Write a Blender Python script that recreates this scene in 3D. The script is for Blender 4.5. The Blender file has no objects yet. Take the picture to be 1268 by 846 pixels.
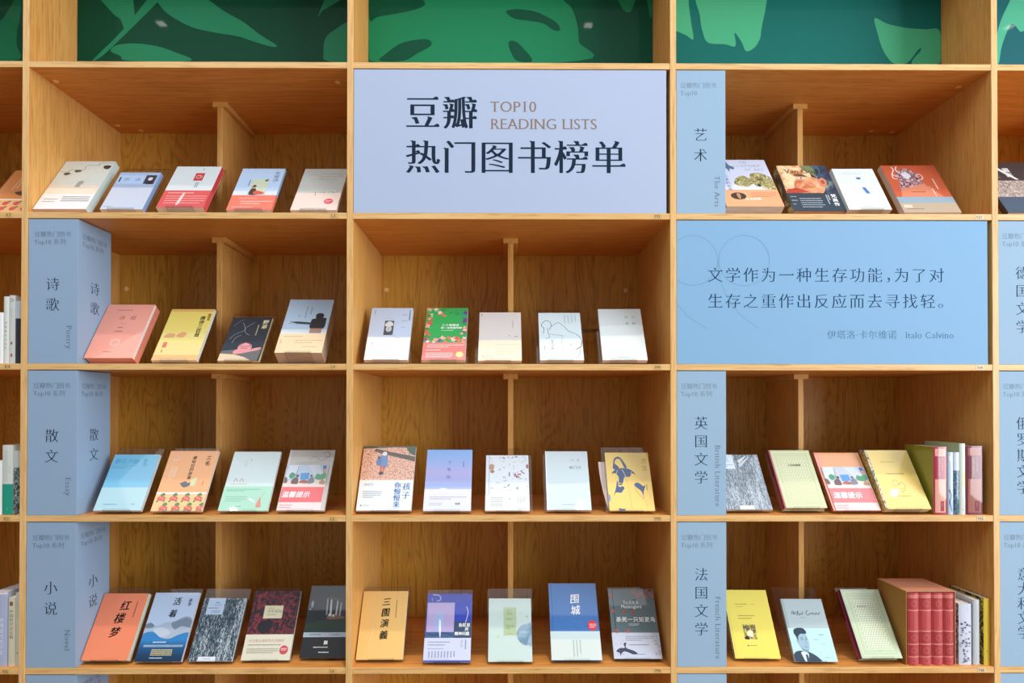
import bpy, math, random
from mathutils import Vector, Matrix, Euler
from mathutils.geometry import tessellate_polygon
random.seed(7)
SC = bpy.context.scene
COL = SC.collection
U = 0.0024            # one modelling unit = 2.4 mm
EYE = 1.6             # camera height in metres

# ---------------------------------------------------------------- camera
cam = bpy.data.cameras.new('camera'); camo = bpy.data.objects.new('camera', cam); COL.objects.link(camo)
cam.sensor_width = 36.0; cam.lens = 36.0*720/1268
cam.shift_x = (634-622.85)/1268; cam.shift_y = (499.96-423)/1268
cam.clip_start = 0.05
R = Matrix.Rotation(-0.00484, 3, 'Z') @ Matrix.Rotation(0.00727, 3, 'X') @ Matrix.Rotation(-0.00066, 3, 'Y') @ Matrix.Rotation(math.pi/2, 3, 'X')
camo.matrix_world = Matrix.Translation((0, -720*U, EYE)) @ R.to_4x4()
SC.camera = camo
# ---------------------------------------------------------------- view, world, lights
SC.view_settings.view_transform = 'Standard'; SC.view_settings.look = 'None'
SC.view_settings.gamma = 1; SC.view_settings.use_curve_mapping = False
SC.view_settings.exposure = 0.10
SC.cycles.transparent_max_bounces = 40
SC.cycles.max_bounces = 8; SC.cycles.diffuse_bounces = 5
SC.cycles.caustics_reflective = False; SC.cycles.caustics_refractive = False
w = bpy.data.worlds.new('daylit_shop'); SC.world = w; w.use_nodes = True
bg = w.node_tree.nodes['Background']; bg.inputs[0].default_value = (0.80, 0.89, 1.0, 1); bg.inputs[1].default_value = 0.30
def area(name, loc, target, sx, sy, radiance, col):
    l = bpy.data.lights.new(name, 'AREA'); l.shape = 'RECTANGLE'; l.size = sx; l.size_y = sy
    l.energy = radiance*math.pi*sx*sy; l.color = col
    o = bpy.data.objects.new(name, l); COL.objects.link(o); o.location = loc
    o.rotation_euler = (Vector(target)-Vector(loc)).to_track_quat('-Z', 'Y').to_euler()
    return o
area('ceiling_light', (0.6, -1.75, 4.3), (0.6, -1.75, 0), 8.0, 2.2, 2.1, (0.93, 0.96, 1.0))
area('window_light', (5.6, -3.6, 2.3), (0.0, -0.2, 1.5), 3.6, 3.4, 9.2, (0.90, 0.95, 1.0))
for x in (-2.35, 0.61, 3.55):
    area('ceiling_downlight', (x, -1.9, 4.26), (x, -1.9, 0), 0.055, 0.055, 90, (1.0, 0.97, 0.92))
sun = bpy.data.lights.new('skylight_sun', 'SUN'); sun.energy = 1.0; sun.angle = math.radians(1.6); sun.color = (1.0, 0.88, 0.72)
suno = bpy.data.objects.new('skylight_sun', sun); COL.objects.link(suno); suno.location = (1, -1.5, 6)
suno.rotation_euler = Vector((-0.12, 0.205, -1.0)).to_track_quat('-Z', 'Y').to_euler()

# ---------------------------------------------------------------- colour and materials
def lin(c):
    c = c/255.0
    return c/12.92 if c <= 0.04045 else ((c+0.055)/1.055)**2.4
def rgb(h):
    if isinstance(h, str): h = tuple(int(h[i:i+2], 16) for i in (0, 2, 4))
    return (lin(h[0]), lin(h[1]), lin(h[2]), 1.0)
_m = {}
def base_mat(name):
    m = bpy.data.materials.new(name); m.use_nodes = True
    return m, m.node_tree, m.node_tree.nodes['Principled BSDF']
def paper(col, gloss=1.0, rough=0.4):
    k = ('paper', str(col), gloss, rough)
    if k in _m: return _m[k]
    m, nt, b = base_mat('paper'); b.inputs['Base Color'].default_value = rgb(col)
    n = nt.nodes.new('ShaderNodeTexNoise'); n.inputs['Scale'].default_value = 900
    tc = nt.nodes.new('ShaderNodeTexCoord'); nt.links.new(tc.outputs['Object'], n.inputs['Vector'])
    mx = nt.nodes.new('ShaderNodeMix'); mx.data_type = 'RGBA'; mx.blend_type = 'MULTIPLY'
    mx.inputs[0].default_value = 0.06; mx.inputs[6].default_value = rgb(col); nt.links.new(n.outputs['Fac'], mx.inputs[7])
    nt.links.new(mx.outputs[2], b.inputs['Base Color'])
    b.inputs['Roughness'].default_value = rough
    b.inputs['Specular IOR Level'].default_value = 0.3 if rough < .5 else 0.12
    b.inputs['Coat Weight'].default_value = gloss*.75; b.inputs['Coat Roughness'].default_value = 0.03; b.inputs['Coat IOR'].default_value = 1.5
    _m[k] = m; return m
def ink(col, matt=False):
    k = ('ink', str(col), matt)
    if k in _m: return _m[k]
    m, nt, b = base_mat('ink'); b.inputs['Base Color'].default_value = rgb(col)
    b.inputs['Roughness'].default_value = 0.55; b.inputs['Specular IOR Level'].default_value = 0.08 if matt else 0.2
    _m[k] = m; return m
def ramp(nt, fac, stops, interp='LINEAR'):
    r = nt.nodes.new('ShaderNodeValToRGB'); r.color_ramp.interpolation = interp
    el = r.color_ramp.elements
    while len(el) < len(stops): el.new(0.5)
    for e, (p, c) in zip(el, stops): e.position = p; e.color = rgb(c)
    nt.links.new(fac, r.inputs[0]); return r.outputs[0]
def noise(nt, scale, detail=4, vec=(1, 1, 1), rnd=0.0, dist=0.0):
    tc = nt.nodes.new('ShaderNodeTexCoord'); mp = nt.nodes.new('ShaderNodeMapping'); mp.inputs['Scale'].default_value = vec
    nt.links.new(tc.outputs['Object'], mp.inputs['Vector'])
    if rnd:
        oi = nt.nodes.new('ShaderNodeObjectInfo'); ml = nt.nodes.new('ShaderNodeMath'); ml.operation = 'MULTIPLY'; ml.inputs[1].default_value = rnd
        nt.links.new(oi.outputs['Random'], ml.inputs[0])
        cb = nt.nodes.new('ShaderNodeCombineXYZ')
        for i in range(3): nt.links.new(ml.outputs[0], cb.inputs[i])
        nt.links.new(cb.outputs[0], mp.inputs['Location'])
    n = nt.nodes.new('ShaderNodeTexNoise'); n.inputs['Scale'].default_value = scale; n.inputs['Detail'].default_value = detail
    n.inputs['Distortion'].default_value = dist
    nt.links.new(mp.outputs[0], n.inputs['Vector']); return n.outputs['Fac']
def math_(nt, op, a, b=None):
    n = nt.nodes.new('ShaderNodeMath'); n.operation = op; nt.links.new(a, n.inputs[0])
    if b is not None:
        if isinstance(b, (int, float)): n.inputs[1].default_value = b
        else: nt.links.new(b, n.inputs[1])
    return n.outputs[0]
def wood(axis, light='DBA65C', dark='CB9249', rings=30.0, amount=0.5):
    """oak veneer, grain along the axis 0/1/2, cathedral arches from the contours of a stretched noise"""
    k = ('wood', axis, light, dark, rings, amount)
    if k in _m: return _m[k]
    m, nt, b = base_mat('oak_veneer')
    v1 = [95.0]*3; v1[axis] = 3.0; v2 = [6.5]*3; v2[axis] = 1.0; v3 = [260.0]*3; v3[axis] = 11.0
    fine = noise(nt, 1.0, 5, v1, 11.0); big = noise(nt, 1.0, 2, v2, 7.0, 0.25); pore = noise(nt, 1.0, 2, v3, 5.0)
    s = math_(nt, 'SINE', math_(nt, 'MULTIPLY', big, rings*math.pi))
    s = math_(nt, 'POWER', math_(nt, 'ABSOLUTE', s), 0.6)
    f = math_(nt, 'ADD', math_(nt, 'MULTIPLY', s, amount*0.62), math_(nt, 'MULTIPLY', fine, 1.25-amount*0.62))
    c = ramp(nt, f, [(0.32, dark), (0.72, light)])
    p = ramp(nt, pore, [(0.34, 'B89468'), (0.47, 'FFFFFF')])
    mx = nt.nodes.new('ShaderNodeMix'); mx.data_type = 'RGBA'; mx.blend_type = 'MULTIPLY'; mx.inputs[0].default_value = 0.38
    nt.links.new(c, mx.inputs[6]); nt.links.new(p, mx.inputs[7]); nt.links.new(mx.outputs[2], b.inputs['Base Color'])
    b.inputs['Roughness'].default_value = 0.42; b.inputs['Specular IOR Level'].default_value = 0.4
    bp = nt.nodes.new('ShaderNodeBump'); bp.inputs['Strength'].default_value = 0.08; bp.inputs['Distance'].default_value = 0.001
    nt.links.new(pore, bp.inputs['Height']); nt.links.new(bp.outputs[0], b.inputs['Normal'])
    _m[k] = m; return m
def acrylic(edge=False):
    k = ('acr', edge)
    if k in _m: return _m[k]
    m = bpy.data.materials.new('clear_acrylic_edge' if edge else 'clear_acrylic'); m.use_nodes = True; nt = m.node_tree
    nt.nodes.remove(nt.nodes['Principled BSDF'])
    tr = nt.nodes.new('ShaderNodeBsdfTransparent'); tr.inputs[0].default_value = (0.97, 0.975, 0.975, 1) if not edge else (0.58, 0.58, 0.56, 1)
    gl = nt.nodes.new('ShaderNodeBsdfGlossy'); gl.inputs['Roughness'].default_value = 0.03 if not edge else 0.12
    fr = nt.nodes.new('ShaderNodeFresnel'); fr.inputs[0].default_value = 1.45 if not edge else 1.8
    ge = nt.nodes.new('ShaderNodeNewGeometry'); inv = nt.nodes.new('ShaderNodeMath'); inv.operation = 'SUBTRACT'; inv.inputs[0].default_value = 1.0; nt.links.new(ge.outputs['Backfacing'], inv.inputs[1])
    ff = math_(nt, 'MULTIPLY', fr.outputs[0], inv.outputs[0])   # reflect only where the ray enters the sheet
    mx = nt.nodes.new('ShaderNodeMixShader'); nt.links.new(ff, mx.inputs[0]); nt.links.new(tr.outputs[0], mx.inputs[1]); nt.links.new(gl.outputs[0], mx.inputs[2])
    nt.links.new(mx.outputs[0], nt.nodes['Material Output'].inputs[0])
    _m[k] = m; return m
def pages_mat(col='EFE8DA'):
    k = ('pages', col)
    if k in _m: return _m[k]
    m, nt, b = base_mat('page_edges')
    f = noise(nt, 1.0, 2, (20, 1400, 20))
    dk = tuple(int(int(col[i:i+2], 16)*0.84) for i in (0, 2, 4))
    nt.links.new(ramp(nt, f, [(0.35, dk), (0.6, col)]), b.inputs['Base Color']); b.inputs['Roughness'].default_value = 0.8
    _m[k] = m; return m
def tex(kind, *a):
    k = ('tex', kind) + a
    if k in _m: return _m[k]
    m, nt, b = base_mat(kind)
    if kind == 'bark_print':
        f = noise(nt, 1.0, 8, (460, 460, 95), 0, 1.2); g = noise(nt, 1.0, 3, (75, 75, 9), 0, 0.8)
        f = math_(nt, 'ADD', math_(nt, 'MULTIPLY', f, 0.72), math_(nt, 'MULTIPLY', g, 0.3))
        c = ramp(nt, f, [(0.43, a[0]), (0.53, a[1]), (0.62, a[2])])
    elif kind == 'crimson_floral_print':
        f = noise(nt, 1.0, 3, (38, 38, 38), 0, 2.6); g = noise(nt, 1.0, 6, (300, 300, 300), 0, 1.0)
        f = math_(nt, 'ADD', math_(nt, 'MULTIPLY', f, 0.75), math_(nt, 'MULTIPLY', g, 0.25))
        c = ramp(nt, f, [(0.40, '1F1820'), (0.5, '40202B'), (0.53, '96303C'), (0.56, '3C1B26'), (0.60, 'A23843'), (0.66, '5B222D'), (0.72, '2A1C26')])
    elif kind == 'leaf_litter_print':
        f = noise(nt, 1.0, 6, (330, 330, 230), 0, 0.8)
        c = ramp(nt, f, [(0.36, '7A5B50'), (0.45, 'D89B80'), (0.52, 'F3C9AE'), (0.6, 'E4A98E'), (0.66, 'FBE9DD')])
    elif kind == 'painterly_print':
        f = noise(nt, 1.0, 8, (90, 90, 60), 0, 2.2)
        c = ramp(nt, f, [(0.33, a[0]), (0.45, a[1]), (0.54, a[2]), (0.66, a[3])])
    elif kind == 'soft_print':
        f = noise(nt, 1.0, 4, (28, 28, 22), 0, 1.2)
        c = ramp(nt, f, [(0.33, a[0]), (0.45, a[1]), (0.54, a[2]), (0.66, a[3])])
    elif kind == 'fade_print':   # a printed two-tone sky, colour runs up the cover
        tc = nt.nodes.new('ShaderNodeTexCoord'); sp = nt.nodes.new('ShaderNodeSeparateXYZ'); nt.links.new(tc.outputs['Object'], sp.inputs[0])
        f = math_(nt, 'DIVIDE', sp.outputs[2], float(a[0]))
        c = ramp(nt, f, [(i/(len(a)-2), x) for i, x in enumerate(a[1:])])
    nt.links.new(c, b.inputs['Base Color']); b.inputs['Roughness'].default_value = 0.4
    b.inputs['Specular IOR Level'].default_value = 0.3; b.inputs['Coat Weight'].default_value = .75; b.inputs['Coat Roughness'].default_value = 0.03; b.inputs['Coat IOR'].default_value = 1.5
    _m[k] = m; return m

# ---------------------------------------------------------------- mesh builder (units of U)
class MB:
    def __init__(s): s.v = []; s.f = []; s.m = []; s.mats = []
    def mi(s, mat):
        if mat not in s.mats: s.mats.append(mat)
        return s.mats.index(mat)
    def add(s, verts, faces, mat):
        o = len(s.v); i = s.mi(mat); s.v += [tuple(p) for p in verts]
        for f in faces: s.f.append([o+k for k in f]); s.m.append(i)
    def box(s, x0, x1, y0, y1, z0, z1, mat, side=None):
        v = [(x0, y0, z0), (x1, y0, z0), (x1, y1, z0), (x0, y1, z0), (x0, y0, z1), (x1, y0, z1), (x1, y1, z1), (x0, y1, z1)]
        s.add(v, [(3, 2, 1, 0), (4, 5, 6, 7), (0, 1, 5, 4), (1, 2, 6, 5), (2, 3, 7, 6), (3, 0, 4, 7)], mat)
    def prism(s, prof, x0, x1, mat):
        """profile of (y, z) extruded along x"""
        n = len(prof); v = [(x0, a, b) for a, b in prof]+[(x1, a, b) for a, b in prof]
        s.add(v, [tuple(range(n))[::-1], tuple(range(n, 2*n))]+[(i, (i+1) % n, n+(i+1) % n, n+i) for i in range(n)], mat)
    def build(s, name, parent=None, loc=None, bevel=0):
        me = bpy.data.meshes.new(name); me.from_pydata([(a*U, b*U, c*U) for a, b, c in s.v], [], s.f)
        for m in s.mats: me.materials.append(m)
        for p, i in zip(me.polygons, s.m): p.material_index = i
        me.update(); o = bpy.data.objects.new(name, me); COL.objects.link(o)
        if parent: o.parent = parent
        if loc: o.location = loc
        if bevel:
            b = o.modifiers.new('bevel', 'BEVEL'); b.width = bevel*U; b.segments = 2; b.limit_method = 'ANGLE'
        return o
def W(x, y, z): return (x*U, y*U, EYE+z*U)
def tag(o, label, cat, group=None, kind=None):
    if label: o['label'] = label
    if cat: o['category'] = cat
    if group: o['group'] = group
    if kind: o['kind'] = kind
    return o
def empty(name, loc, rot=(0, 0, 0)):
    o = bpy.data.objects.new(name, None); COL.objects.link(o); o.empty_display_size = 0.05; o.location = loc; o.rotation_euler = rot
    return o

# ---------------------------------------------------------------- lettering made from the built-in font's outlines
_fc = bpy.data.curves.new('glyph_source', 'FONT'); _fo = bpy.data.objects.new('glyph_source', _fc); COL.objects.link(_fo)
_fc.size = 1.0
_g = {}
def bez(a, b, c, d, n):
    return [a*(1-t)**3+b*3*t*(1-t)**2+c*3*t*t*(1-t)+d*t**3 for t in [i/n for i in range(n)]]
def glyph(text, style='plain', space=1.0):
    """-> (verts2d, tris, width); 'song' and 'heavy' thin the horizontals and add the small serif triangles of a printed Song face"""
    k = (text, style, space)
    if k in _g: return _g[k]
    _fc.body = text; _fc.space_character = space
    bpy.context.view_layer.update(); dg = bpy.context.evaluated_depsgraph_get(); oe = _fo.evaluated_get(dg)
    cu = oe.to_curve(dg, apply_modifiers=False)
    DX, DY = {'plain': (0, 0), 'song': (0.000, -0.017), 'small': (-0.004, -0.014), 'heavy': (0.000, -0.013), 'light': (-0.018, -0.026), 'brush': (0, 0), 'bold': (0, 0), 'thin': (-0.016, -0.016)}[style]
    loops = []; extra = []
    latin = all(ord(c) < 0x2000 for c in text)
    for sp in cu.splines:
        P = sp.bezier_points; n = len(P); pts = []
        for i in range(n):
            a, b = P[i], P[(i+1) % n]
            A, B, C, D = [q.to_2d() for q in (a.co, a.handle_right, b.handle_left, b.co)]
            e = D-A; L = max(e.length, 1e-6)
            dev = max(abs(e.cross(B-A)), abs(e.cross(C-A)))/L
            pts += [A] if dev < 0.004 else bez(A, B, C, D, 3 if L < .2 else 5)
        q = [p for i, p in enumerate(pts) if (p-pts[i-1]).length > 1e-4]
        n = len(q)
        if n < 3: continue
        nr = []
        for i in range(n):
            d = (q[(i+1) % n]-q[i]).normalized(); nr.append(Vector((d.y, -d.x)))
        out = []
        for i in range(n):
            a, b = nr[i-1], nr[i]
            nx = a.x if abs(a.x) > abs(b.x) else b.x; ny = a.y if abs(a.y) > abs(b.y) else b.y
            out.append(Vector((q[i].x+DX*nx, q[i].y+DY*ny)))
        if style in ('song', 'heavy', 'light', 'small'):
            for i in range(n):
                L = (q[(i+1) % n]-q[i]).length; m = nr[i]; pr, nx_ = nr[i-1], nr[(i+1) % n]
                A, B = out[i], out[(i+1) % n]
                if not latin and m.x > .96 and .04 < L < .12 and pr.y < -.9 and nx_.y > .9:     # right end of a horizontal
                    extra.append([B+Vector((0.012, -.004)), B+Vector((-.035, .05)), B+Vector((-.12, 0)), B+Vector((-.02, -.01))])
                if not latin and m.y > .9 and .05 < L < .13 and pr.x > .8 and nx_.x < -.8:       # head of a vertical
                    extra.append([B+Vector((.01, -.05)), B+Vector((-.05, .012)), B+Vector((.03, .0))])
                if latin and abs(m.y) > .96 and .05 < L < .13 and abs(pr.x) > .6 and abs(nx_.x) > .6 and pr.x*nx_.x < 0:
                    s = 1 if m.y > 0 else -1; l, r = min(A.x, B.x), max(A.x, B.x); y = A.y
                    extra.append([Vector((l-.07, y-s*.034)), Vector((r+.07, y-s*.034)), Vector((r+.07, y)), Vector((l-.07, y))])
        if style == 'brush':
            out = [Vector((p.x+.10*(p.y-.4)+.012*math.sin(37*p.y+9*p.x), p.y+.06*p.x+.014*math.sin(29*p.x))) for p in out]
        loops.append(out)
    oe.to_curve_clear()
    c2 = bpy.data.curves.new('tmp', 'CURVE'); c2.dimensions = '2D'; c2.fill_mode = 'BOTH'
    for lp in loops:
        s = c2.splines.new('POLY'); s.points.add(len(lp)-1); s.use_cyclic_u = True
        for p, v in zip(s.points, lp): p.co = (v.x, v.y, 0, 1)
    o2 = bpy.data.objects.new('tmp', c2); me = o2.to_mesh()
    V = [(v.co.x, v.co.y, 0) for v in me.vertices]; F = [tuple(p.vertices) for p in me.polygons]
    o2.to_mesh_clear(); bpy.data.objects.remove(o2); bpy.data.curves.remove(c2)
    for e in extra:
        o = len(V); V += [(v.x, v.y, 1) for v in e]; F.append(tuple(range(o, o+len(e))))
    wd = max([v[0] for v in V] or [0])
    sh = {'heavy': [(-.017, 0), (.017, 0)], 'bold': [(-.02, -.014), (.02, .014), (-.02, .014), (.02, -.014)], 'brush': [(-.018, .012), (.02, -.008)]}.get(style)
    if latin and style == 'heavy': sh = [(.012, 0)]
    if sh:      # weight comes from overlapping shifted copies of the same outline
        V0, F0 = list(V), list(F)
        for ax, ay in sh:
            o = len(V); V = V+[(x+ax, y+ay, l+2*(len(V)//max(1, len(V0)))) for x, y, l in V0]; F = F+[tuple(o+i for i in f) for f in F0]
    _g[k] = (V, F, wd); return _g[k]

def catmull(pts, closed=True, n=5):
    P = [Vector(p) for p in pts]; N = len(P); out = []
    for i in range(N if closed else N-1):
        g = (lambda j: P[j % N]) if closed else (lambda j: P[max(0, min(N-1, j))])
        a, b, c, d = g(i-1), g(i), g(i+1), g(i+2)
        for k in range(n):
            t = k/n; out.append(0.5*((2*b)+(c-a)*t+(2*a-5*b+4*c-d)*t*t+(3*b-a-3*c+d)*t**3))
    if not closed: out.append(P[-1])
    return out
class Print:
    """flat print on a surface; fr(a, b, e) -> local point, a right, b down, e height off the surface"""
    def __init__(s, fr, w, h, eps=0.05): s.fr = fr; s.w = w; s.h = h; s.e = eps; s.pic = MB(); s.txt = MB(); s.fine = MB(); s.lat = MB(); s.pan = []; s.big = []; s.matt = False
    def poly(s, pts, mat, mb=None):
        mb = mb or s.pic; t = tessellate_polygon([[Vector((p[0], p[1], 0)) for p in pts]])
        mb.add([s.fr(p[0], p[1], s.e) for p in pts], [tuple(x) for x in t], mat)
    def text(s, txt, u, v, size, col, style='song', d='h', step=None, slant=0, space=1.0, squash=1.0):
        mat = ink(col, s.matt); s.e += 0 if s.matt else 0.012
        if style == 'song' and size < 13: style = 'small'
        cur = [txt[0]]
        def put(g, a, b, rot=False):
            V, F, wd = g
            if rot: P = [s.fr(a+(y-.27)*size, b+x*size, s.e+.008*l) for x, y, l in V]
            else: P = [s.fr(a+(x*squash+slant*(y-.36))*size, b+(.36-y)*size, s.e+.008*l) for x, y, l in V]
            if s.matt and size > 15 and len(g[0]) and not rot:
                m1 = MB(); m1.add(P, F, mat); s.big.append((m1, 'title_character' if ord(cur[0]) > 0x2000 else 'title_line'))
            else: s.txt.add(P, F, mat)
        if style in ('bold', 'brush', 'heavy'): top_ = .07
        else: top_ = .01
        if d == 'h' and step is None: put(glyph(txt, style, space), u, v)
        elif d == 'h':
            for i, c in enumerate(txt):
                if c != ' ': put(glyph(c, style), u+i*step*size, v)
        elif d == 'r': put(glyph(txt, style, space), u, v, True)
        else:
            for i, c in enumerate(txt): put(glyph(c, style), u-.5*size, v+(i+.5)*(step or 1.1)*size)
        if not s.matt: s.e += top_
    def run(s, items):
        w, h = s.w, s.h
        for it in items:
            k = it[0]; s.e += 0 if k == "d" else 0.007
            if k == 'r': 
                _, a, b, c, d, col = it; mb = None
                if (c-a)*(d-b) > .075: mb = MB(); s.pan.append(mb)
                s.poly([(a*w, b*h), (c*w, b*h), (c*w, d*h), (a*w, d*h)], s.mat(col), mb)
            elif k == 'p': s.poly([(a*w, b*h) for a, b in it[1]], s.mat(it[2]))
            elif k == 'd': s.poly([(a*w, b*h) for a, b in it[1]], s.mat(it[2]), s.lat)
            elif k == 'q': s.poly([(min(max(p.x, 0.05), w-.05), min(max(p.y, 0.05), h-.05)) for p in catmull([(a*w, b*h) for a, b in it[1]])], s.mat(it[2]))
            elif k == 'c':
                _, a, b, r, col = it[:5]; ry = it[5] if len(it) > 5 else r
                s.poly([(a*w+r*w*math.cos(t*math.pi/12), b*h+ry*w*math.sin(t*math.pi/12)) for t in range(24)], s.mat(col))
            elif k == 's':
                _, pts, wd, col = it; P = catmull([(a*w, b*h) for a, b in pts], False, 4); m = s.mat(col)
                for i in range(len(P)-1):
                    a, b = P[i], P[i+1]; t = (b-a)
                    if t.length < 1e-5: continue
                    n = Vector((-t.y, t.x)).normalized()*wd*w*.5
                    s.pic.add([s.fr(q.x, q.y, s.e+i*.0005) for q in (a+n, b+n, b-n, a-n)], [(0, 1, 2, 3)], m)
            elif k == 'o':      # ring
                _, a, b, r, wd, col = it
                for i in range(28):
                    t0, t1 = i*math.pi/14, (i+1)*math.pi/14
                    s.pic.add([s.fr(a*w+rr*w*math.cos(t), b*h+rr*w*math.sin(t), s.e) for rr, t in ((r, t0), (r+wd, t0), (r+wd, t1), (r, t1))], [(0, 1, 2, 3)], s.mat(col))
            elif k == 't':
                _, txt, a, b, sz, col = it[:6]; kw = it[6] if len(it) > 6 else {}
                s.text(txt, a*w, b*h, sz*w, col, **kw)
            elif k == 'm':      # rows of characters too small to read
                _, a, b, c, d, n, col = it[:7]; vert = len(it) > 7; m = s.mat(col)
                rnd = random.Random(int(a*999+b*77+n))
                for i in range(n):
                    if not vert:
                        y = (b+(d-b)*(i+.5)/n)*h; ch = min(.30*(d-b)*h/n, .011*w); x = a*w; end = (a+(c-a)*(1 if i < n-1 else rnd.uniform(.5, 1)))*w
                        while x < end:
                            ww = ch*rnd.uniform(1.1, 2.2); s.fine.add([s.fr(*q, s.e) for q in ((x, y-ch), (x+ww, y-ch*rnd.uniform(.6, 1)), (x+ww, y+ch*rnd.uniform(.5, 1)), (x, y+ch))], [(0, 1, 2, 3)], m); x += ww+ch*.6
                    else:
                        x = (a+(c-a)*(i+.5)/n)*w; ch = min(.30*(c-a)*w/n, .011*w); y = b*h; end = (b+(d-b)*(1 if i < n-1 else rnd.uniform(.5, 1)))*h
                        while y < end:
                            hh = ch*rnd.uniform(1.3, 2.0); s.fine.add([s.fr(*q, s.e) for q in ((x-ch, y), (x+ch, y), (x+ch, y+hh), (x-ch, y+hh))], [(0, 1, 2, 3)], m); y += hh+ch*.8
    def mat(s, c): return c if not isinstance(c, str) else paper(c)
    def done(s, parent, pic='cover_print', txt='title_lettering'):
        if s.pic.v: s.pic.build(pic, parent)
        if s.txt.v: s.txt.build(txt, parent)
        if s.fine.v: s.fine.build('fine_print', parent)['kind'] = 'stuff'
        if s.big or s.pan:
            for m1, nm in s.big: m1.build(nm, parent)
        for m1 in s.pan: m1.build('colour_panel', parent)  # large flat rectangles: print, and painted light on two covers
        if s.lat.v: s.lat.build('lattice_print', parent)['kind'] = 'stuff'

# ---------------------------------------------------------------- the setting
PX = [-989.68, -588.08, -186.48, 215.12, 616.71, 1018.31]      # upright centres
SZ = [613.54, 425.90, 238.26, 50.62, -137.02, -324.66, -512.30]  # shelf centres, top board first
HT = 3.75; DEEP = 174.7; FLOORZ = -EYE/U
def floor_mat():
    m, nt, b = base_mat('pale_oak_floor'); f = noise(nt, 1.0, 5, (40, 3, 3))
    nt.links.new(ramp(nt, f, [(0.3, '8E7150'), (0.7, 'A5875F')]), b.inputs['Base Color']); b.inputs['Roughness'].default_value = 0.45
    return m
fl = MB(); fl.box(-1800, 2300, -2600, 200, FLOORZ-20, FLOORZ, floor_mat()); o = fl.build('floor'); o.location = (0, 0, EYE); tag(o, 'pale wooden floor before the bookcase', None, kind='structure')
wl = MB(); wl.box(-1500, 1500, 186, 200, FLOORZ+1, 760, paper('D9D4C8', 0, .8)); o = wl.build('wall_back'); o.location = (0, 0, EYE); tag(o, 'plain wall behind the bookcase', None, kind='structure')

# ---------------------------------------------------------------- the bookcase
wfront, wfrontz = wood(0, 'E6BC7E', 'D8A866', 12, .1), wood(2, 'E6BC7E', 'D8A866', 12, .1)  # paler front edges: the fuller light there is put into the wood colour
wx, wy, wz = wood(0, amount=.15), wood(1, amount=.25), wood(2, amount=.15)
wback = wood(2, 'D3A245', 'A87A2A', 34.0, 0.5); wshelf = wood(0, 'DE984F', 'C8803A', 18.0, .2)
BC = empty('bookcase', (0, 0, 0))
tag(BC, 'wide built-in oak bookcase wall with green leaf panels across its top row', 'bookcase')
_pc = {}
def part(name, x0, x1, y0, y1, z0, z1, mat, parent=None, bevel=0.25):
    parent = parent or BC
    c = ((x0+x1)/2, (y0+y1)/2, (z0+z1)/2); k = (name, round(x1-x0, 2), round(y1-y0, 2), round(z1-z0, 2), mat.name)
    if k in _pc:
        o = bpy.data.objects.new(name, _pc[k]); COL.objects.link(o); o.parent = parent
        if bevel:
            b = o.modifiers.new('bevel', 'BEVEL'); b.width = bevel*U; b.segments = 1; b.limit_method = 'ANGLE'
    else:
        mb = MB(); a, b_, d = (x1-x0)/2, (y1-y0)/2, (z1-z0)/2; mb.box(-a, a, -b_, b_, -d, d, mat); o = mb.build(name, parent, bevel=0)
        if bevel:
            b = o.modifiers.new('bevel', 'BEVEL'); b.width = bevel*U; b.segments = 1; b.limit_method = 'ANGLE'
        _pc[k] = o.data
    base = Vector(W(*c)) if parent is BC else Vector([v*U for v in c])
    o.location = base; return o
for x in PX:
    part('upright', x-HT, x+HT, .8, DEEP+3, FLOORZ+.1, SZ[0]+HT+8, wz); part('upright_front_edge', x-HT, x+HT, 0, .8, FLOORZ+.1, SZ[0]+HT+8, wfrontz, bevel=.15)
for i in range(5):
    a, b = PX[i]+HT, PX[i+1]-HT
    for j, z in enumerate(SZ):
        part('shelf_board', a, b, 1.3, DEEP, z-HT, z+HT, wshelf); part('shelf_front_edge', a, b, 0.5, 1.3, z-HT, z+HT, wfront, bevel=.15)
    part('plinth_board', a, b, 6, 12, FLOORZ+.1, SZ[6]-HT, wx)
    mid = (PX[i]+PX[i+1])/2
    for j in range(6):
        zt, zb = SZ[j]-HT, SZ[j+1]+HT
        part('back_panel', a, b, DEEP, DEEP+3, zb-HT, zt+HT, wback, bevel=0)
        if j:
            dv = part('divider_board', mid-3.7, mid+3.7, 82, DEEP, zb, zt-7, wz)
            part('divider_cap', mid-10, mid+10, 81, DEEP, zt-7, zt, wy)
# turned plugs that hide the screws
plug = wood(0, 'F8DCA4', 'EEC882', 10, .1)
def disc(x, y, z, ax, r=3.4, t=.35):
    m = MB(); n = 20
    ring = [(r*math.cos(2*math.pi*k/n), r*math.sin(2*math.pi*k/n)) for k in range(n)]
    if ax == 1: v = [(p, -t, q) for p, q in ring]+[(p, 0, q) for p, q in ring]
    else: v = [(p, q, -t) for p, q in ring]+[(p, q, 0) for p, q in ring]
    m.add(v, [tuple(range(n)), tuple(range(n, 2*n))[::-1]]+[(k, n+k, n+(k+1) % n, (k+1) % n) for k in range(n)], plug)
    o = m.build('screw_plug', BC); o.location = W(x, y, z)
for x, z in [(-574, 182.5), (-175, 181.5), (193, 181)]: disc(x, DEEP, z, 1)
for x, y in [(-575, 32), (-573, 150), (-548, 166), (-211, 32), (602, 38), (565, 160), (599, 163)]: disc(x, y, SZ[1]-HT, 2)
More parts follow.
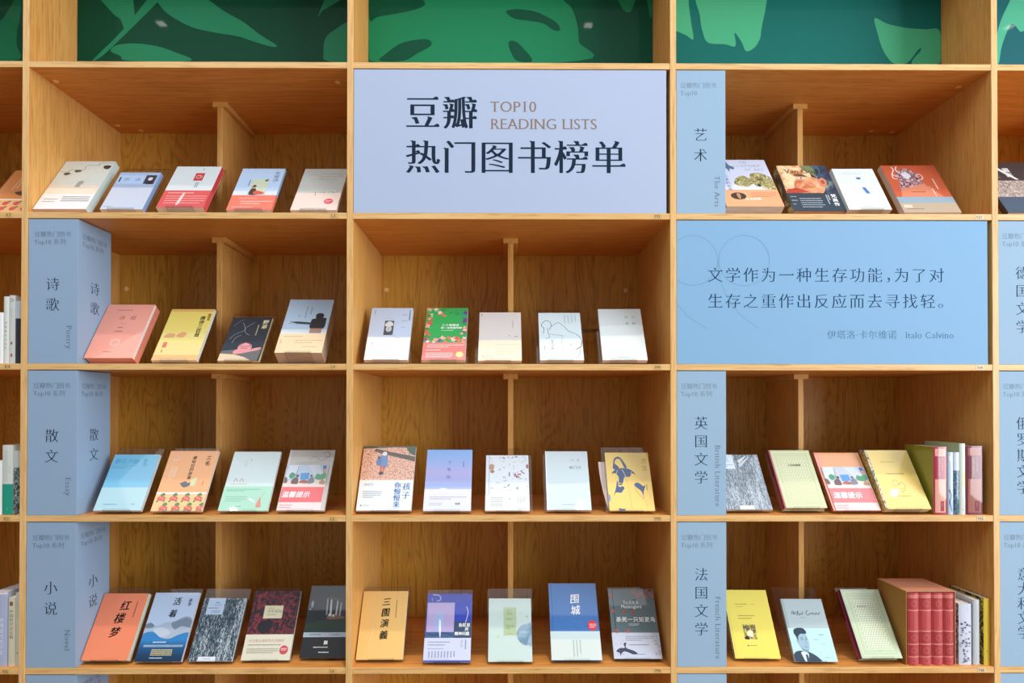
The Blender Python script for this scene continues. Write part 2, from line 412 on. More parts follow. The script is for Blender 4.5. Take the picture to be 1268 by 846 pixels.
# shelf code labels on the front edges
for i, L in enumerate('KLMNO'):
    for j in range(2, 7):
        x = PX[i+1]-19.5
        t = part('shelf_label', x-5.2, x+5.2, 0.2, 0.5, SZ[j]-2.9, SZ[j]+2.9, paper('D9B272' if i < 3 else 'DCC8A0', .2), bevel=0)
        pr = Print(lambda a, b, e: (a-5.2, -.15-e, 2.9-b), 10.4, 5.8, 0.02)
        pr.run([('t', L+str(j+1), .14, .5, .52, '4A3524', {'style': 'plain'})]); pr.done(t, txt='label_lettering')
# green mural panels standing across the top row
MU = {0: ('064B30', '17774C', [[(-690.4, 533.4), (-684.7, 539.3), (-671.4, 562.6), (-667.7, 586.0), (-658.1, 586.0), (-662.8, 539.3), (-666.5, 519.9), (-667.1, 500.5), (-663.1, 480), (-705.5, 480), (-713.4, 515.8)]]),
 1: ('04462F', '23835A', [[(-480.5, 571.2), (-474.7, 561.5), (-459.2, 544.0), (-428.2, 526.6), (-397.3, 519.0), (-362.5, 513.3), (-339.3, 505.6), (-314.1, 498.7), (-310.2, 501.8), (-331.6, 515.3), (-354.8, 532.8), (-381.9, 548.2), (-420.7, 571.4)], [(-563.0, 478.7), (-549.5, 485.4), (-516.9, 516.6), (-474.7, 559.5), (-459.3, 579.1), (-474.8, 579.0), (-520.8, 522.4), (-553.4, 489.2)], [(-530.3, 500.2), (-505.3, 503.0), (-474.4, 499.2), (-451.2, 491.6), (-428.0, 479.2), (-512.9, 478.9), (-524.5, 485.5), (-538.0, 492.4)], [(-559.7, 578.6), (-536.4, 545.7), (-524.7, 536.0), (-516.9, 518.5), (-507.4, 532.2), (-505.5, 547.7), (-515.3, 578.8)], [(-252.3, 540.2), (-246.6, 548.8), (-236.9, 554.7), (-221.4, 564.5), (-211.8, 576.2), (-235.0, 576.1), (-246.6, 556.6)], [(-203.9, 533.4), (-231.0, 521.6), (-242.6, 509.8), (-244.5, 490.4), (-240.6, 479.9), (-203.8, 480.0)]]),
 2: ('045038', '1C8557', [[(-181, 587.9), (71.6, 589.1), (87.2, 565.7), (98.8, 554.1), (106.6, 530.7), (108.6, 507.3), (109.3, 481.1), (-181, 480.0)], [(-181, 585), (-122.5, 588.3), (-106.9, 564.9), (-105.0, 557.9), (-118.6, 551.2), (-145.7, 545.3), (-170, 541), (-181, 537)], [(-166.8, 480.1), (-157.2, 490.7), (-137.8, 504.4), (-110.7, 510.3), (-97.2, 508.4), (-97.1, 500.6), (-114.6, 490.8), (-133.9, 480.3)], [(9.5, 550.6), (25.0, 552.6), (48.3, 549.2), (67.8, 540.3), (79.4, 532.5), (82.5, 523.5), (73.6, 523.5), (60.0, 532.4), (40.6, 536.3), (21.1, 538.9), (9.5, 545.9)], [(11.5, 506.9), (19.2, 508.1), (28.9, 501.1), (44.5, 480.9), (23.1, 480.8), (13.4, 495.2)], [(159.1, 579.7), (168.9, 554.3), (178.6, 548.5), (184.4, 558.3), (188.3, 579.8)], [(202.0, 577.9), (205.8, 550.6), (208, 540), (210.5, 550.6), (210.4, 578.0)]]),
 3: ('0A6A62', '48AE80', [[(221, 589.8), (256.8, 589.9), (261.5, 558.6), (264.5, 535.2), (267.6, 511.8), (256.7, 517.6), (238, 525.3), (221, 530)], [(274.4, 589.9), (364.0, 590.3), (361.9, 523.8), (358.0, 508.2), (350.2, 498.4), (340.4, 495.6), (334.6, 508.1), (324.9, 520.6), (326.0, 502.2), (311.2, 504.9), (287.8, 507.1), (280.1, 523.5), (277.0, 543.0)], [(520.0, 542.0), (537.6, 534.3), (564.9, 528.5), (590, 526.7), (611, 524.0), (611, 479.8), (571.7, 478.5), (584.3, 497.3), (580.4, 498.1), (564.7, 479.6), (545.2, 479.5), (531.6, 497.1), (523.9, 520.5)]]),  # right-hand panels tealer: glossy reflection put into their greens
 4: ('14646A', '50B894', [[(685.9, 480), (690.8, 521.2), (701.9, 552.5), (721.7, 584.0), (753.1, 584.1), (728.4, 525.2), (711.6, 535.0), (697.8, 505.5), (692.9, 480)]])}
for i, (dk, lt, shapes) in MU.items():
    a, b = PX[i]+HT+.3, PX[i+1]-HT-.3; z0, z1 = SZ[1]+HT, SZ[0]-HT
    p = part('leaf_mural_panel', a, b, 81.7, 84.7, z0+.2, z1-.2, paper(dk, .06, .6), bevel=0)
    cx, cz = (a+b)/2, (z0+z1)/2
    for n, sh in enumerate(shapes):
        dark = (i == 2 and n in (1, 2, 3, 4)); e = .1+.03*n
        P = catmull([(x, z) for x, z in sh], True, 5)
        P = [(min(max(q.x, a+.2), b-.2)-cx, min(max(q.y, z0+.5), z1)-cz) for q in P]
        t = tessellate_polygon([[Vector((x, z, 0)) for x, z in P]])
        pm = MB(); pm.add([(x, -1.5-e, z) for x, z in P], [tuple(f) for f in t], paper(dk if dark else lt, .06, .6)); pm.build('leaf_print', p)
    # the printed pattern goes on above the photographed strip
    rr = random.Random(i)
    for n in range(5):
        x = a+30+(b-a-60)*n/4; z = 588-cz+rr.uniform(-3, 3)
        P = catmull([(x-cx, z), (x-cx+20, z+12), (x-cx+30*rr.choice((-1, 1)), z+22)][::1]+[(x-cx-6, z+18)], True, 5)
        t = tessellate_polygon([[Vector((q.x, q.y, 0)) for q in P]])
        pm = MB(); pm.add([(q.x, -1.8-.02*n, min(q.y, (z1-z0)/2-.5)) for q in P], [tuple(f) for f in t], paper(lt, .06, .6)); pm.build('leaf_print', p)

# ---------------------------------------------------------------- sign boxes
def signbox(x0, x1, j, depth, colf, label, name='sign_box', cat='sign', group=None):
    """fills shelf opening j (0 = below shelf 1)"""
    zb, zt = SZ[j+1]+HT+.15, SZ[j]-HT-.9
    r = empty(name, W(x0, 1.0, zb)); tag(r, label, cat, group)
    h = zt-zb; w_ = x1-x0; mb = MB(); mb.box(0, w_, 0, depth, 0, h, paper(colf, 0, .6)); mb.build('box_body', r, bevel=.3)
    front = Print(lambda a, b, e: (a, -e, h-b), w_, h); side = Print(lambda a, b, e: (w_+e, a, h-b), depth, h)
    front.matt = side.matt = True
    return r, front, side, w_, h
NAVY = '1C2C40'; GREY = '6F8193'; FAINT = '5C6E80'
def series(x0, j, col, title, eng, label, header2='Top10 系列', hc='566675', left=True, tc='1F3044', step=22.5, top=None):
    r, f, s, w_, h = signbox(x0, x0+61.2, j, 61, col, label)
    for P, sq in ((f, 1.0), (s, .98)):
        k = 7.0 if left else 4.6
        P.text('豆瓣热门图书', k, 19, 7.6, hc, 'song', squash=1.0); P.text(header2, k, 28.5, 8.0, hc, 'song')
        n = len(title); st = 25.5 if n == 2 else step
        y0 = top or (69 if n == 2 else 53)
        for q, c in enumerate(title): P.text(c, 30-8.7, y0+12+q*st, 17.4, tc, 'song')
        if P is f and eng: P.text(eng, 50, {True: 141, False: 92}[n == 2 and left] if top is None else 132, 9.6, FAINT if not left else '5B6B7B', 'song', 'r', space=1.12)
    if eng in ('Poetry', 'Essay', 'Novel'): pass
    f.done(r, 'sign_print', 'sign_lettering'); s.done(r, 'sign_print', 'side_lettering')
    return r
LB = '93ADC9'; NB = '9AB8D2'  # right-hand boxes bluer: side daylight put into the paper colour
series(-583.9, 2, LB, '诗歌', 'Poetry', 'grey-blue box sign for poetry with 诗歌 in navy, beside the salmon book', top=69)
series(-583.9, 3, LB, '散文', 'Essay', 'grey-blue box sign for essays with 散文 in navy, beside the sky blue book', top=69)
series(-583.9, 4, LB, '小说', 'Novel', 'grey-blue box sign for novels with 小说 in navy, beside the orange-red book', top=69)
series(-583.9, 5, LB, '', '', 'grey-blue box sign whose top peeks in at the lower left below the novels row', top=69)
series(219.4, 1, NB, '艺术', 'The Arts', 'pale blue box sign for the arts with 艺术, beside the sculpture-head book', 'Top10', '6C7E8E', False, top=69)
series(219.4, 3, NB, '英国文学', 'British Literature', 'pale blue box sign reading 英国文学, beside the grey textured book', left=False, hc='6C7E8E', tc='1C3A54')
series(219.4, 4, NB, '法国文学', 'French Literature', 'pale blue box sign reading 法国文学, beside the yellow paperback', left=False, hc='6C7E8E', tc='1C3A54')
series(219.4, 5, NB, '', '', 'pale blue box sign whose top peeks in below the French literature row', left=False, hc='6C7E8E', tc='1C3A54')
series(621.0, 2, NB, '德国文学', 'German Literature', 'pale blue box sign reading 德国文学 at the right edge, level with the quotation sign', left=False, hc='6C7E8E', tc='1C3A54')
series(621.0, 3, NB, '俄罗斯文学', 'Russian Literature', 'pale blue box sign reading 俄罗斯文学 at the right edge, middle of three', left=False, hc='6C7E8E', tc='1C3A54', step=20)
series(621.0, 4, NB, '意大利文学', 'Italian Literature', 'pale blue box sign reading 意大利文学 at the right edge, lowest of three', left=False, hc='6C7E8E', tc='1C3A54', step=18)
series(621.0, 5, NB, '', '', 'pale blue box sign top in the bottom right corner', left=False, hc='6C7E8E', tc='1C3A54')
# heading sign
r, f, s, w_, h = signbox(-182.3, 206.8, 1, 62, 'B2C1DC', 'large lavender-blue heading sign with black Chinese characters and TOP10 READING LISTS', 'heading_sign')
for q, c in enumerate('豆瓣'): f.text(c, 63.5+46.3*q, 54.5, 44.5, NAVY, 'heavy')
for q, c in enumerate('热门图书榜单'): f.text(c, 63.5+46.3*q, 110, 44.5, NAVY, 'heavy')
f.text('TOP10', 169.5, 46.0, 19, '8D7768', 'heavy', space=1.05); f.text('READING LISTS', 169.5, 67.6, 19, '8D7768', 'heavy', space=1.03)
f.done(r, 'sign_print', 'sign_lettering')
r, f, s, w_, h = signbox(219.4, 607.7, 2, 62, '88B3D8', 'large sky blue quotation sign with two lines of Chinese text and thin circles', 'quotation_sign')
BL = '153A5E'
for q, c in enumerate('文学作为一种生存功能'): f.text(c, 38.2+22.15*q, 68.3, 19.6, BL, 'song')
f.text('，', 38.2+22.15*10, 68.3, 19.6, BL, 'song')
for q, c in enumerate('为了对'): f.text(c, 271+21.8*q, 68.3, 19.6, BL, 'song')
for q, c in enumerate('生存之重作出反应而去寻找轻。'): f.text(c, 38.2+22.1*q, 100.8, 19.6, BL, 'song')
f.text('伊塔洛·卡尔维诺', 187, 142.5, 11.6, '4A6C8A', 'small', space=1.08); f.text('Italo Calvino', 285, 142.5, 11.2, '4A6C8A', 'small', space=1.05)
def arc(cx, cy, r0, t0, t1, n=30): return [((cx+r0*math.cos(math.radians(t0+(t1-t0)*k/n)))/w_, (cy+r0*math.sin(math.radians(t0+(t1-t0)*k/n)))/h) for k in range(n+1)]
CI = '4F7EA8'
f.run([('s', arc(20, 50, 31, -128, 128), .0008, CI), ('s', arc(84, 50, 31.5, 0, 360), .0008, CI),
       ('s', [(51.5/w_, 50/h), (54/w_, 73/h), (65/w_, 99/h), (81/w_, 119/h), (103/w_, 135/h)], .0008, CI), ('s', [(.5/w_, 105/h), (17/w_, 122/h), (38/w_, 135/h)], .0008, CI)])
f.done(r, 'sign_print', 'sign_lettering')

# ---------------------------------------------------------------- display books and stands
DATA = {"K3a":[1,-687.6,0.1,61,76.5,4,.566,0],"K3b":[1,-621.6,8.6,57.5,90.8,4,.62,0],"L3a":[1,-550.4,6.1,66,100.6,10,.591,0],"L3b":[1,-473.7,6.4,52.8,74.7,6,.574,.004],"L3c":[1,-398.8,3,58.7,86.6,8,.599,.005],"L3d":[1,-313.7,4.4,56.3,85.9,4,.59,0],"L3e":[1,-233.5,5,57.9,93,4,.64,-.01],
"N3a":[1,318.9,2.5,72.3,100.3,17,.602,0],"N3b":[1,402.4,7.501,66.189,90.614,11.0,0.555,0],"N3c":[1,463.2,3,53.7,78.1,8,.53,-.008],"N3d":[1,545.2,8.1,71.5,93,8,.539,-.018],"O3a":[1,674.7,6,71.4,102.4,7,.562,-.008],
"L4a":[2,-490.7,9.1,60.9,89.1,14,.563,.008],"L4b":[2,-410.4,12.3,57,86.4,5,.577,.002],"L4c":[2,-329.9,12.5,52.1,75.3,4,.623,-.006],"L4d":[2,-252.8,7.6,58.6,96.9,20,.645,.015],
"M4a":[2,-143.3,8.8,54.8,89.5,6,.601,.017],"M4b":[2,-71.5,10.9,55.1,90.5,6,.606,-.01],"M4c":[2,-.3,11.6,55,82.6,5,.595,-.006],"M4d":[2,77.9,11,55.5,80.8,6,.592,-.014],"M4e":[2,156.8,8.3,56.2,85.7,6,.57,-.035],
"L5a":[3,-477.9,8,58.7,78.4,5,.559,.005],"L5b":[3,-403.5,6.6,63,84.6,4,.561,.002],"L5c":[3,-321.6,8.4,61.5,84.4,4,.587,.006],"L5d":[3,-250.2,9.5,59.9,87.8,4,.609,0],
"M5a":[3,-145.8,8,68.8,90.4,5,.548,.012],"M5b":[3,-66.5,7.6,59.7,87.3,4,.58,.006],"M5c":[3,9.2,8.9,55.9,79.1,4,.59,-.005],"M5d":[3,86.9,10.3,55.9,84,5,.58,-.02],"M5e":[3,166,9.4,57,81.2,4,.539,-.026],
"N5a":[3,314.8,12.4,58.6,79.6,5,.6,.007],"N5b":[3,384.6,9.575,53.744,82.553,10.0,0.579,0],"N5c":[3,448.6,8.6,60.2,83.5,4,.596,.005],"N5d":[3,509.1,2.5,56.552,82.78,10.0,0.565,0],
"L6a":[4,-492.3,7.187,57.901,82.018,8.0,0.567,0],"L6b":[4,-426.4,8.2,58.1,84.9,4,.574,.002],"L6c":[4,-362.3,9,54.9,77.6,4,.579,.003],"L6d":[4,-294.4,12,60.2,85.4,4,.558,.013],"L6e":[4,-224.8,18.5,58.1,91,4,.589,.006],
"M6a":[4,-151.6,12.5,58.7,84.5,5,.562,.011],"M6b":[4,-66.3,5.5,58.9,84.6,4,.595,0],"M6c":[4,12.8,6.8,55.3,77.7,4,.592,-.003],"M6d":[4,96.3,9.4,63.3,96.4,5,.596,-.003],"M6e":[4,174.2,13.3,60.5,87.3,5,.585,-.01],
"N6a":[4,325.7,14,57,85,5,.55,-.02],"N6b":[4,395.3,6,53,76.2,4,.54,-.012],"N6c":[4,476.8,4.72,50.824,85.376,12.0,0.585,0]}
ac, ae = acrylic(), acrylic(True)
def stand(key, label, wd=59.5, dx=0.0, hh=91.0, lift=0):
    j, x, y0, w, h, t, lean, yaw = DATA[key]
    zs = SZ[j+1]+HT; c, s = math.cos(lean), math.sin(lean); g = t+.35; zb = t*s+2.3
    r = empty('book_stand', W(x, y0, zs), (0, 0, yaw)); tag(r, label, 'book stand', 'clear acrylic stands on the %s shelf' % SHELF[key[0]+key[1]])
    # local frame of the leaning sheet: origin at the book's front lower edge
    def P(a, yy, zz): return (a+dx, zz*s+yy*c, zb+zz*c-yy*s)
    def slab(name, a0, a1, y0_, y1_, z0_, z1_):
        m = MB(); v = [P(a, yy, zz) for zz in (z0_, z1_) for (a, yy) in ((a0, y0_), (a1, y0_), (a1, y1_), (a0, y1_))]
        m.add(v, [(0, 1, 5, 4), (2, 3, 7, 6)], ac); m.add(v, [(3, 2, 1, 0), (4, 5, 6, 7), (1, 2, 6, 5), (3, 0, 4, 7)], ae); return m.build(name, r)
    hw = wd/2
    slab('front_sheet', -hw, hw, g, g+.9, -1.0, hh)
    m = MB()
    for (ya, yb, za, zb_) in ((-1.2, g, -1.0, -.25), (-1.9, -1.2, -1.0, 1.3)):
        v = [P(a, yy, zz) for zz in (za, zb_) for (a, yy) in ((-hw*.55, ya), (hw*.55, ya), (hw*.55, yb), (-hw*.55, yb))]
        m.add(v, [(3, 2, 1, 0), (4, 5, 6, 7)] if za != zb_ and yb > 0 else [(0, 1, 5, 4), (2, 3, 7, 6)], ac)
        m.add(v, [(0, 1, 5, 4), (2, 3, 7, 6), (1, 2, 6, 5), (3, 0, 4, 7)] if yb > 0 else [(3, 2, 1, 0), (4, 5, 6, 7), (1, 2, 6, 5), (3, 0, 4, 7)], ae)
    m.build('ledge', r)
    top = P(0, g+.9, hh); m = MB(); y1 = top[1]; z1 = top[2]; y2 = y1+7
    v = [(-hw+dx, y1, z1), (hw+dx, y1, z1), (hw+dx, y1+.9, z1), (-hw+dx, y1+.9, z1), (-hw+dx, y2, 0.05), (hw+dx, y2, .05), (hw+dx, y2+.9, .05), (-hw+dx, y2+.9, .05)]
    m.add(v, [(0, 1, 5, 4), (2, 3, 7, 6)], ac); m.add(v, [(3, 2, 1, 0), (4, 5, 6, 7), (1, 2, 6, 5), (3, 0, 4, 7)], ae); m.build('rear_sheet', r)
    return r
SHELF = {'K3': 'far left third', 'L3': 'upper left', 'N3': 'upper right', 'O3': 'far right', 'L4': 'poetry', 'M4': 'centre upper', 'L5': 'essay', 'M5': 'centre middle', 'N5': 'British literature', 'L6': 'novel', 'M6': 'centre lower', 'N6': 'French literature'}
GREENS = {}
def book(key, col, label, items=(), spine='L', scol=None, band=None, pages='EFE8DA', soft=True, hinge=False, group=None, spitems=(), st=True, stl=None, **kw):
    j, x, y0, w, h, t, lean, yaw = DATA[key]
    zs = SZ[j+1]+HT; has = st and stl
    zb = zs+t*math.sin(lean)+(2.3 if has else .12)
    r = empty('book', W(x, y0, zb), (-lean, 0, yaw)); tag(r, label, 'book', group or 'books face out on the %s shelf' % SHELF[key[:2]])
    cm = paper(col) if isinstance(col, str) else col; sm = cm if scol is None else (paper(scol) if isinstance(scol, str) else scol)
    x0, x1 = -w/2, w/2; ct = .28 if soft else .55; ov = .05 if soft else 1.0; m = MB()
    m.box(x0, x1, 0, ct, 0, h, cm); m.box(x0, x1, t-ct, t, 0, h, cm)
    if spine == 'L': m.box(x0, x0+ct, ct, t-ct, 0, h, sm)
    else: m.box(x1-ct, x1, ct, t-ct, 0, h, sm)
    m.build('cover', r, bevel=.12)
    pb = MB(); a, b = (x0+ct, x1-ov) if spine == 'L' else (x0+ov, x1-ct)
    pb.box(a, b, ct, t-ct, ov, h-ov, pages_mat(pages)); pb.build('page_block', r)
    fr = lambda a, b, e: (a-w/2, -e, h-b)
    p = Print(fr, w, h)
    its = list(items)
    if hinge: its = [('r', .055, 0, .065, 1, '00000022'[:6])]+its
    bi = []
    if band:
        v0, bc, bi = band; bm = MB(); bt = .12
        bm.box(x0-(bt if spine == 'L' else 0), x1+(bt if spine == 'R' else 0), -bt, 0, 0, h*(1-v0), paper(bc) if isinstance(bc, str) else bc)
        if spine == 'L': bm.box(x0-bt, x0, 0, t, 0, h*(1-v0), bm.mats[0])
        else: bm.box(x1, x1+bt, 0, t, 0, h*(1-v0), bm.mats[0])
        bo = bm.build('paper_band', r)
        q = Print(lambda a, b, e: (a-w/2, -bt-e, h-b), w, h); q.run(bi); q.done(bo, 'band_print', 'band_lettering')
        if bo: pass
    p.run(its); p.done(r)
    if spitems:
        sx = x0 if spine == 'L' else x1; sg = -1 if spine == 'L' else 1
        fs = (lambda a, b, e: (sx+sg*(e+(.12 if band else 0)), t-a, h-b)) if spine == 'L' else (lambda a, b, e: (sx+sg*(e+(.12 if band else 0)), a, h-b))
        q = Print(fs, t, h); q.run(spitems); q.done(r, 'spine_print', 'spine_lettering')
    if has: stand(key, stl, **kw)
    return r
V = {'d': 'v'}
def vt(step=1.1, style='song', **k): return dict(d='v', step=step, style=style, **k)
WARN = lambda x: 'clear acrylic easel stand holding ' + x
# ---- far left third shelf
book('K3a', 'B9CFE6', 'pale blue paperback cut by the left photo edge on the third shelf', [('m', .1, .2, .9, .5, 3, '6E87A5')], pages='DDE6EE', st=False)
book('K3b', 'D98A4E', 'brown-orange paperback with red flower band at the far left edge', [('m', .25, .2, .4, .5, 2, 'F3D9BB', 1), ('q', [(.4, .55), (.6, .5), (.75, .56), (.6, .62)], '4B3A30'), ('r', 0, .7, 1, .72, 'F6F1EA'), ('r', 0, .72, 1, 1, 'EFB77E')]
     + [('c', .15+.24*k, .8+.12*(r_), .07, 'D8594F') for k in range(4) for r_ in (0, 1)]+[('c', .15+.24*k+.06, .76+.12*r_, .03, '4E8B4C') for k in range(4) for r_ in (0, 1)], st=False)
# ---- upper left
book('L3a', 'DCE3DC', 'thick cream and mint book with old map cover, leftmost on the upper left shelf', [
    ('r', 0, .70, 1, 1, 'F1F0F3'), ('r', 0, .52, 1, .70, 'EFE4D2'),
    ('s', [(.02, .235), (.2, .235), (.201, .19), (.48, .19), (.481, .1), (.72, .09), (.721, .04), (1, .04)], .008, '55605A'), ('q', [(.12, .27), (.2, .25), (.26, .28), (.18, .31)], '4B4238'), ('q', [(.3, .21), (.38, .19), (.45, .22), (.36, .25)], '5A4B3C'),
    ('q', [(.83, .1), (.97, .1), (.95, .17), (.86, .16)], '2E3230')]+[('c', random.Random(k).uniform(.1, .9), random.Random(k+50).uniform(.05, .45), .006, '8A8D82') for k in range(26)]+[
    ('t', '画', .52, .46, .12, '6B6252', {'style': 'song'}), ('t', '苑', .50, .53, .12, '6B6252', {'style': 'song'}),
    ('m', .42, .74, .95, .86, 3, '7D8188'), ('m', .08, .78, .35, .88, 2, 'A7ABB2')], spine='R', scol='D3E6E2', st=False, pages='E9D9C4')
book('L3b', 'A9BEDD', 'small blue-grey book with a dark portrait photo at its top right corner', [
    ('r', 0, .42, 1, 1, 'C9D3E6'), ('r', .03, .08, .68, .32, 'B4D1F2'), ('r', .69, .08, .95, .32, '2C3B4E'), ('q', [(.76, .32), (.82, .24), (.9, .26), (.94, .32)], '141B26'), ('c', .82, .18, .055, 'DDE2E6', .07), ('q', [(.77, .14), (.82, .10), (.88, .13), (.84, .14)], '1A212B'),
    ('t', '朗诵', .18, .2, .14, '5B7EA8', {'step': 1.9}), ('r', .06, .14, .1, .27, '28405F'), ('m', .05, .9, .3, .96, 1, '8A93A8')], spine='R', scol='8FB1E3', stl='clear acrylic stand behind the small blue-grey portrait book')
book('L3c', 'D9E4E6', 'white book in crinkled film with red square seal and red text band', [
    ('r', .5, .17, .70, .36, 'C9343F'), ('o', .6, .265, .055, .012, 'F2D6D6'), ('s', [(.57, .25), (.6, .23), (.63, .27), (.59, .29)], .01, 'F2D6D6'), ('m', .6, .05, .66, .14, 1, '707070', 1), ('m', .58, .4, .66, .52, 2, '707070', 1)],
    spine='R', scol='D7434B', band=(.60, 'DC5A5C', [('m', .1, .62, .9, .7, 1, 'FBE9E4'), ('m', .1, .71, .95, .92, 4, 'F6C9C2'), ('q', [(.42, .7), (.47, .66), (.44, .9), (.38, .93)], 'F7D9D6')]), stl='clear acrylic stand behind the white book with red seal')
book('L3d', 'B9D2EE', 'sky blue book with square painting of a seated figure and coral band', [
    ('r', .34, .26, .72, .64, 'CBD6BE'), ('q', [(.36, .64), (.38, .5), (.44, .47), (.52, .56), (.56, .64)], '3C3F3A'), ('c', .43, .47, .045, 'D9A184'), ('q', [(.38, .46), (.43, .41), (.48, .45)], '2B2622'), ('q', [(.45, .62), (.5, .55), (.66, .58), (.7, .62), (.6, .64)], 'DD5F4C'), ('q', [(.62, .3), (.7, .27), (.68, .33)], '4E5A4A'),
    ('t', '东坡诗', .86, .08, .13, '2E3F57', vt(1.0)), ('m', .25, .28, .32, .44, 1, '54657A', 1), ('r', 0, .56, .33, .66, 'DDE6EC'), ('r', .73, .56, 1, .66, 'DDE6EC')],
    spine='R', scol='9CC3EE', band=(.66, 'EC7F6B', [('m', .2, .71, .95, .76, 1, 'F7C9BB'), ('m', .25, .78, .95, .88, 2, 'FFF3EC'), ('m', .1, .92, .6, .95, 1, 'FBDCD0')]), stl='clear acrylic stand behind the sky blue book with coral band')
book('L3e', 'C9CDC7', 'pale grey and pink book with a round red seal, rightmost on the upper left shelf', [
    ('s', [(.1, .2), (.3, .15), (.5, .24), (.7, .12), (.95, .2)], .006, '8E938C'), ('s', [(.2, .3), (.4, .26), (.6, .32), (.8, .28)], .006, '9DA19A'), ('m', .4, .1, .95, .3, 3, 'A6A9A3'), ('r', 0, .60, 1, 1, 'F0DCD2'),
    ('s', [(.42, .58), (.43, .66)], .012, '51504D'), ('s', [(.5, .6), (.6, .58), (.62, .62)], .01, '51504D'), ('s', [(.7, .6), (.78, .57), (.82, .61), (.92, .56)], .01, '51504D'), ('c', .77, .80, .10, 'DE5060'), ('m', .70, .77, .84, .83, 2, 'F8DADA')], pages='EFE6DC', stl='clear acrylic stand behind the pale grey and pink book')
# ---- upper right
book('N3a', 'D9DDF2', 'thick lavender-white book with a stone head on its cover above an orange band', [
    ('q', [(.28, .52), (.36, .40), (.5, .36), (.6, .42), (.62, .33), (.75, .29), (.88, .33), (.99, .44), (.99, .72), (.9, .66), (.78, .63), (.7, .56), (.66, .60), (.62, .53), (.5, .60), (.36, .58)], tex('painterly_print', '5E5A33', '8C8450', 'BDB37A', 'D8D1A2')),
    ('q', [(.68, .56), (.72, .53), (.75, .57), (.71, .60)], '2A281C'), ('q', [(.7, .44), (.8, .42), (.84, .45), (.76, .47)], '6E6843'),
    ('q', [(.2, .08), (.27, .05), (.3, .12), (.38, .17), (.36, .22), (.3, .2), (.27, .27), (.24, .2), (.18, .2), (.24, .15)], '587890'), ('s', [(.38, .15), (.5, .15)], .006, '587890'),
    ('t', 'THE', .50, .06, .075, '55708C', {'style': 'light', 'space': 1.2}), ('t', 'STORY', .52, .14, .10, '55708C', {'style': 'light', 'space': 1.2}), ('t', 'OF ART', .56, .225, .09, '55708C', {'style': 'light', 'space': 1.2}),
    ('t', '艺术的故事', .17, .34, .085, '46607C', vt(1.15))], band=(.66, 'F3A97C', [('c', .27, .79, .135, '2E2A28', .10), ('q', [(.25, .74), (.3, .74), (.31, .80), (.28, .85), (.25, .80)], 'B98A6C'), ('t', '中文新版', .37, .86, .07, 'FFF5EA', {'style': 'brush'}), ('m', .5, .71, .95, .82, 3, 'C9865C')]), pages='D9D2C6', st=False)
book('N3b', '1F3346', 'dark blue book with a bearded ruddy face painted across its cover', [
    ('r', 0, 0, .62, .62, tex('soft_print', 'C96F4A', 'E0A070', 'F0CD9A', 'F3E0B4')), ('p', [(.58, 0), (1, 0), (1, .62), (.80, .62), (.72, .3)], tex('soft_print', '1B2C44', '2B4560', '4C6C86', '9EA47C')),
    ('q', [(.5, 0), (.66, .0), (.74, .12), (.7, .24), (.6, .16), (.5, .1)], '7E8C62'), ('q', [(.3, .3), (.55, .26), (.72, .3), (.8, .45), (.7, .62), (.3, .62), (.2, .5)], tex('soft_print', 'C95A3E', 'D9805A', 'E8A87A', 'F0C79C')),
    ('q', [(.72, .34), (.82, .28), (.88, .36), (.82, .48), (.72, .46)], 'E08F6C'), ('q', [(.76, .36), (.82, .33), (.83, .40), (.78, .42)], 'B8553E'),
    ('q', [(.26, .22), (.4, .19), (.54, .25), (.4, .25)], '6B4A34'), ('q', [(.32, .28), (.4, .26), (.47, .29), (.4, .31)], 'EDE3CC'), ('c', .40, .285, .022, '2F4A52'), ('q', [(.02, .56), (.15, .5), (.3, .53), (.42, .6), (.2, .62), (.02, .62)], 'B8402E'), ('q', [(.0, .4), (.12, .44), (.2, .5), (.08, .52)], 'F3D2A4'),
    ('t', 'Van Gogh', .12, .13, .185, '2A2A26', {'style': 'heavy'}),
    ('r', 0, .62, 1, 1, '22384A'), ('t', '梵高传', .88, .64, .11, 'F2F4F4', vt(1.1, 'bold')), ('m', .72, .66, .8, .86, 2, 'C7D2D8', 1), ('m', .2, .72, .62, .94, 5, 'B9C7CF'), ('m', .04, .66, .15, .9, 3, 'B9C7CF')], scol=tex('soft_print', '2A2B3A', '4C4A46', '8A7C56', 'D8C48A'), pages='B98F70', st=False)
book('N3c', 'E4EBE9', 'plain white book with one blue square and one blue slanted mark', [
    ('r', .5, .22, .6, .27, '3F6FA8'), ('p', [(.53, .47), (.62, .47), (.67, .62), (.58, .62)], '3D78BE'), ('m', .66, .48, .95, .58, 2, 'B6BFC2'), ('m', .2, .1, .9, .15, 1, 'C8D0D0'), ('m', .4, .9, .7, .94, 1, '9AA4A8'), ('s', [(.06, .36), (.9, .36)], .004, 'CDD6D6'), ('s', [(.06, .74), (.9, .74)], .004, 'CDD6D6')], pages='C9B79C', stl='clear acrylic stand under the plain white book with blue marks', wd=50, dx=1.5)
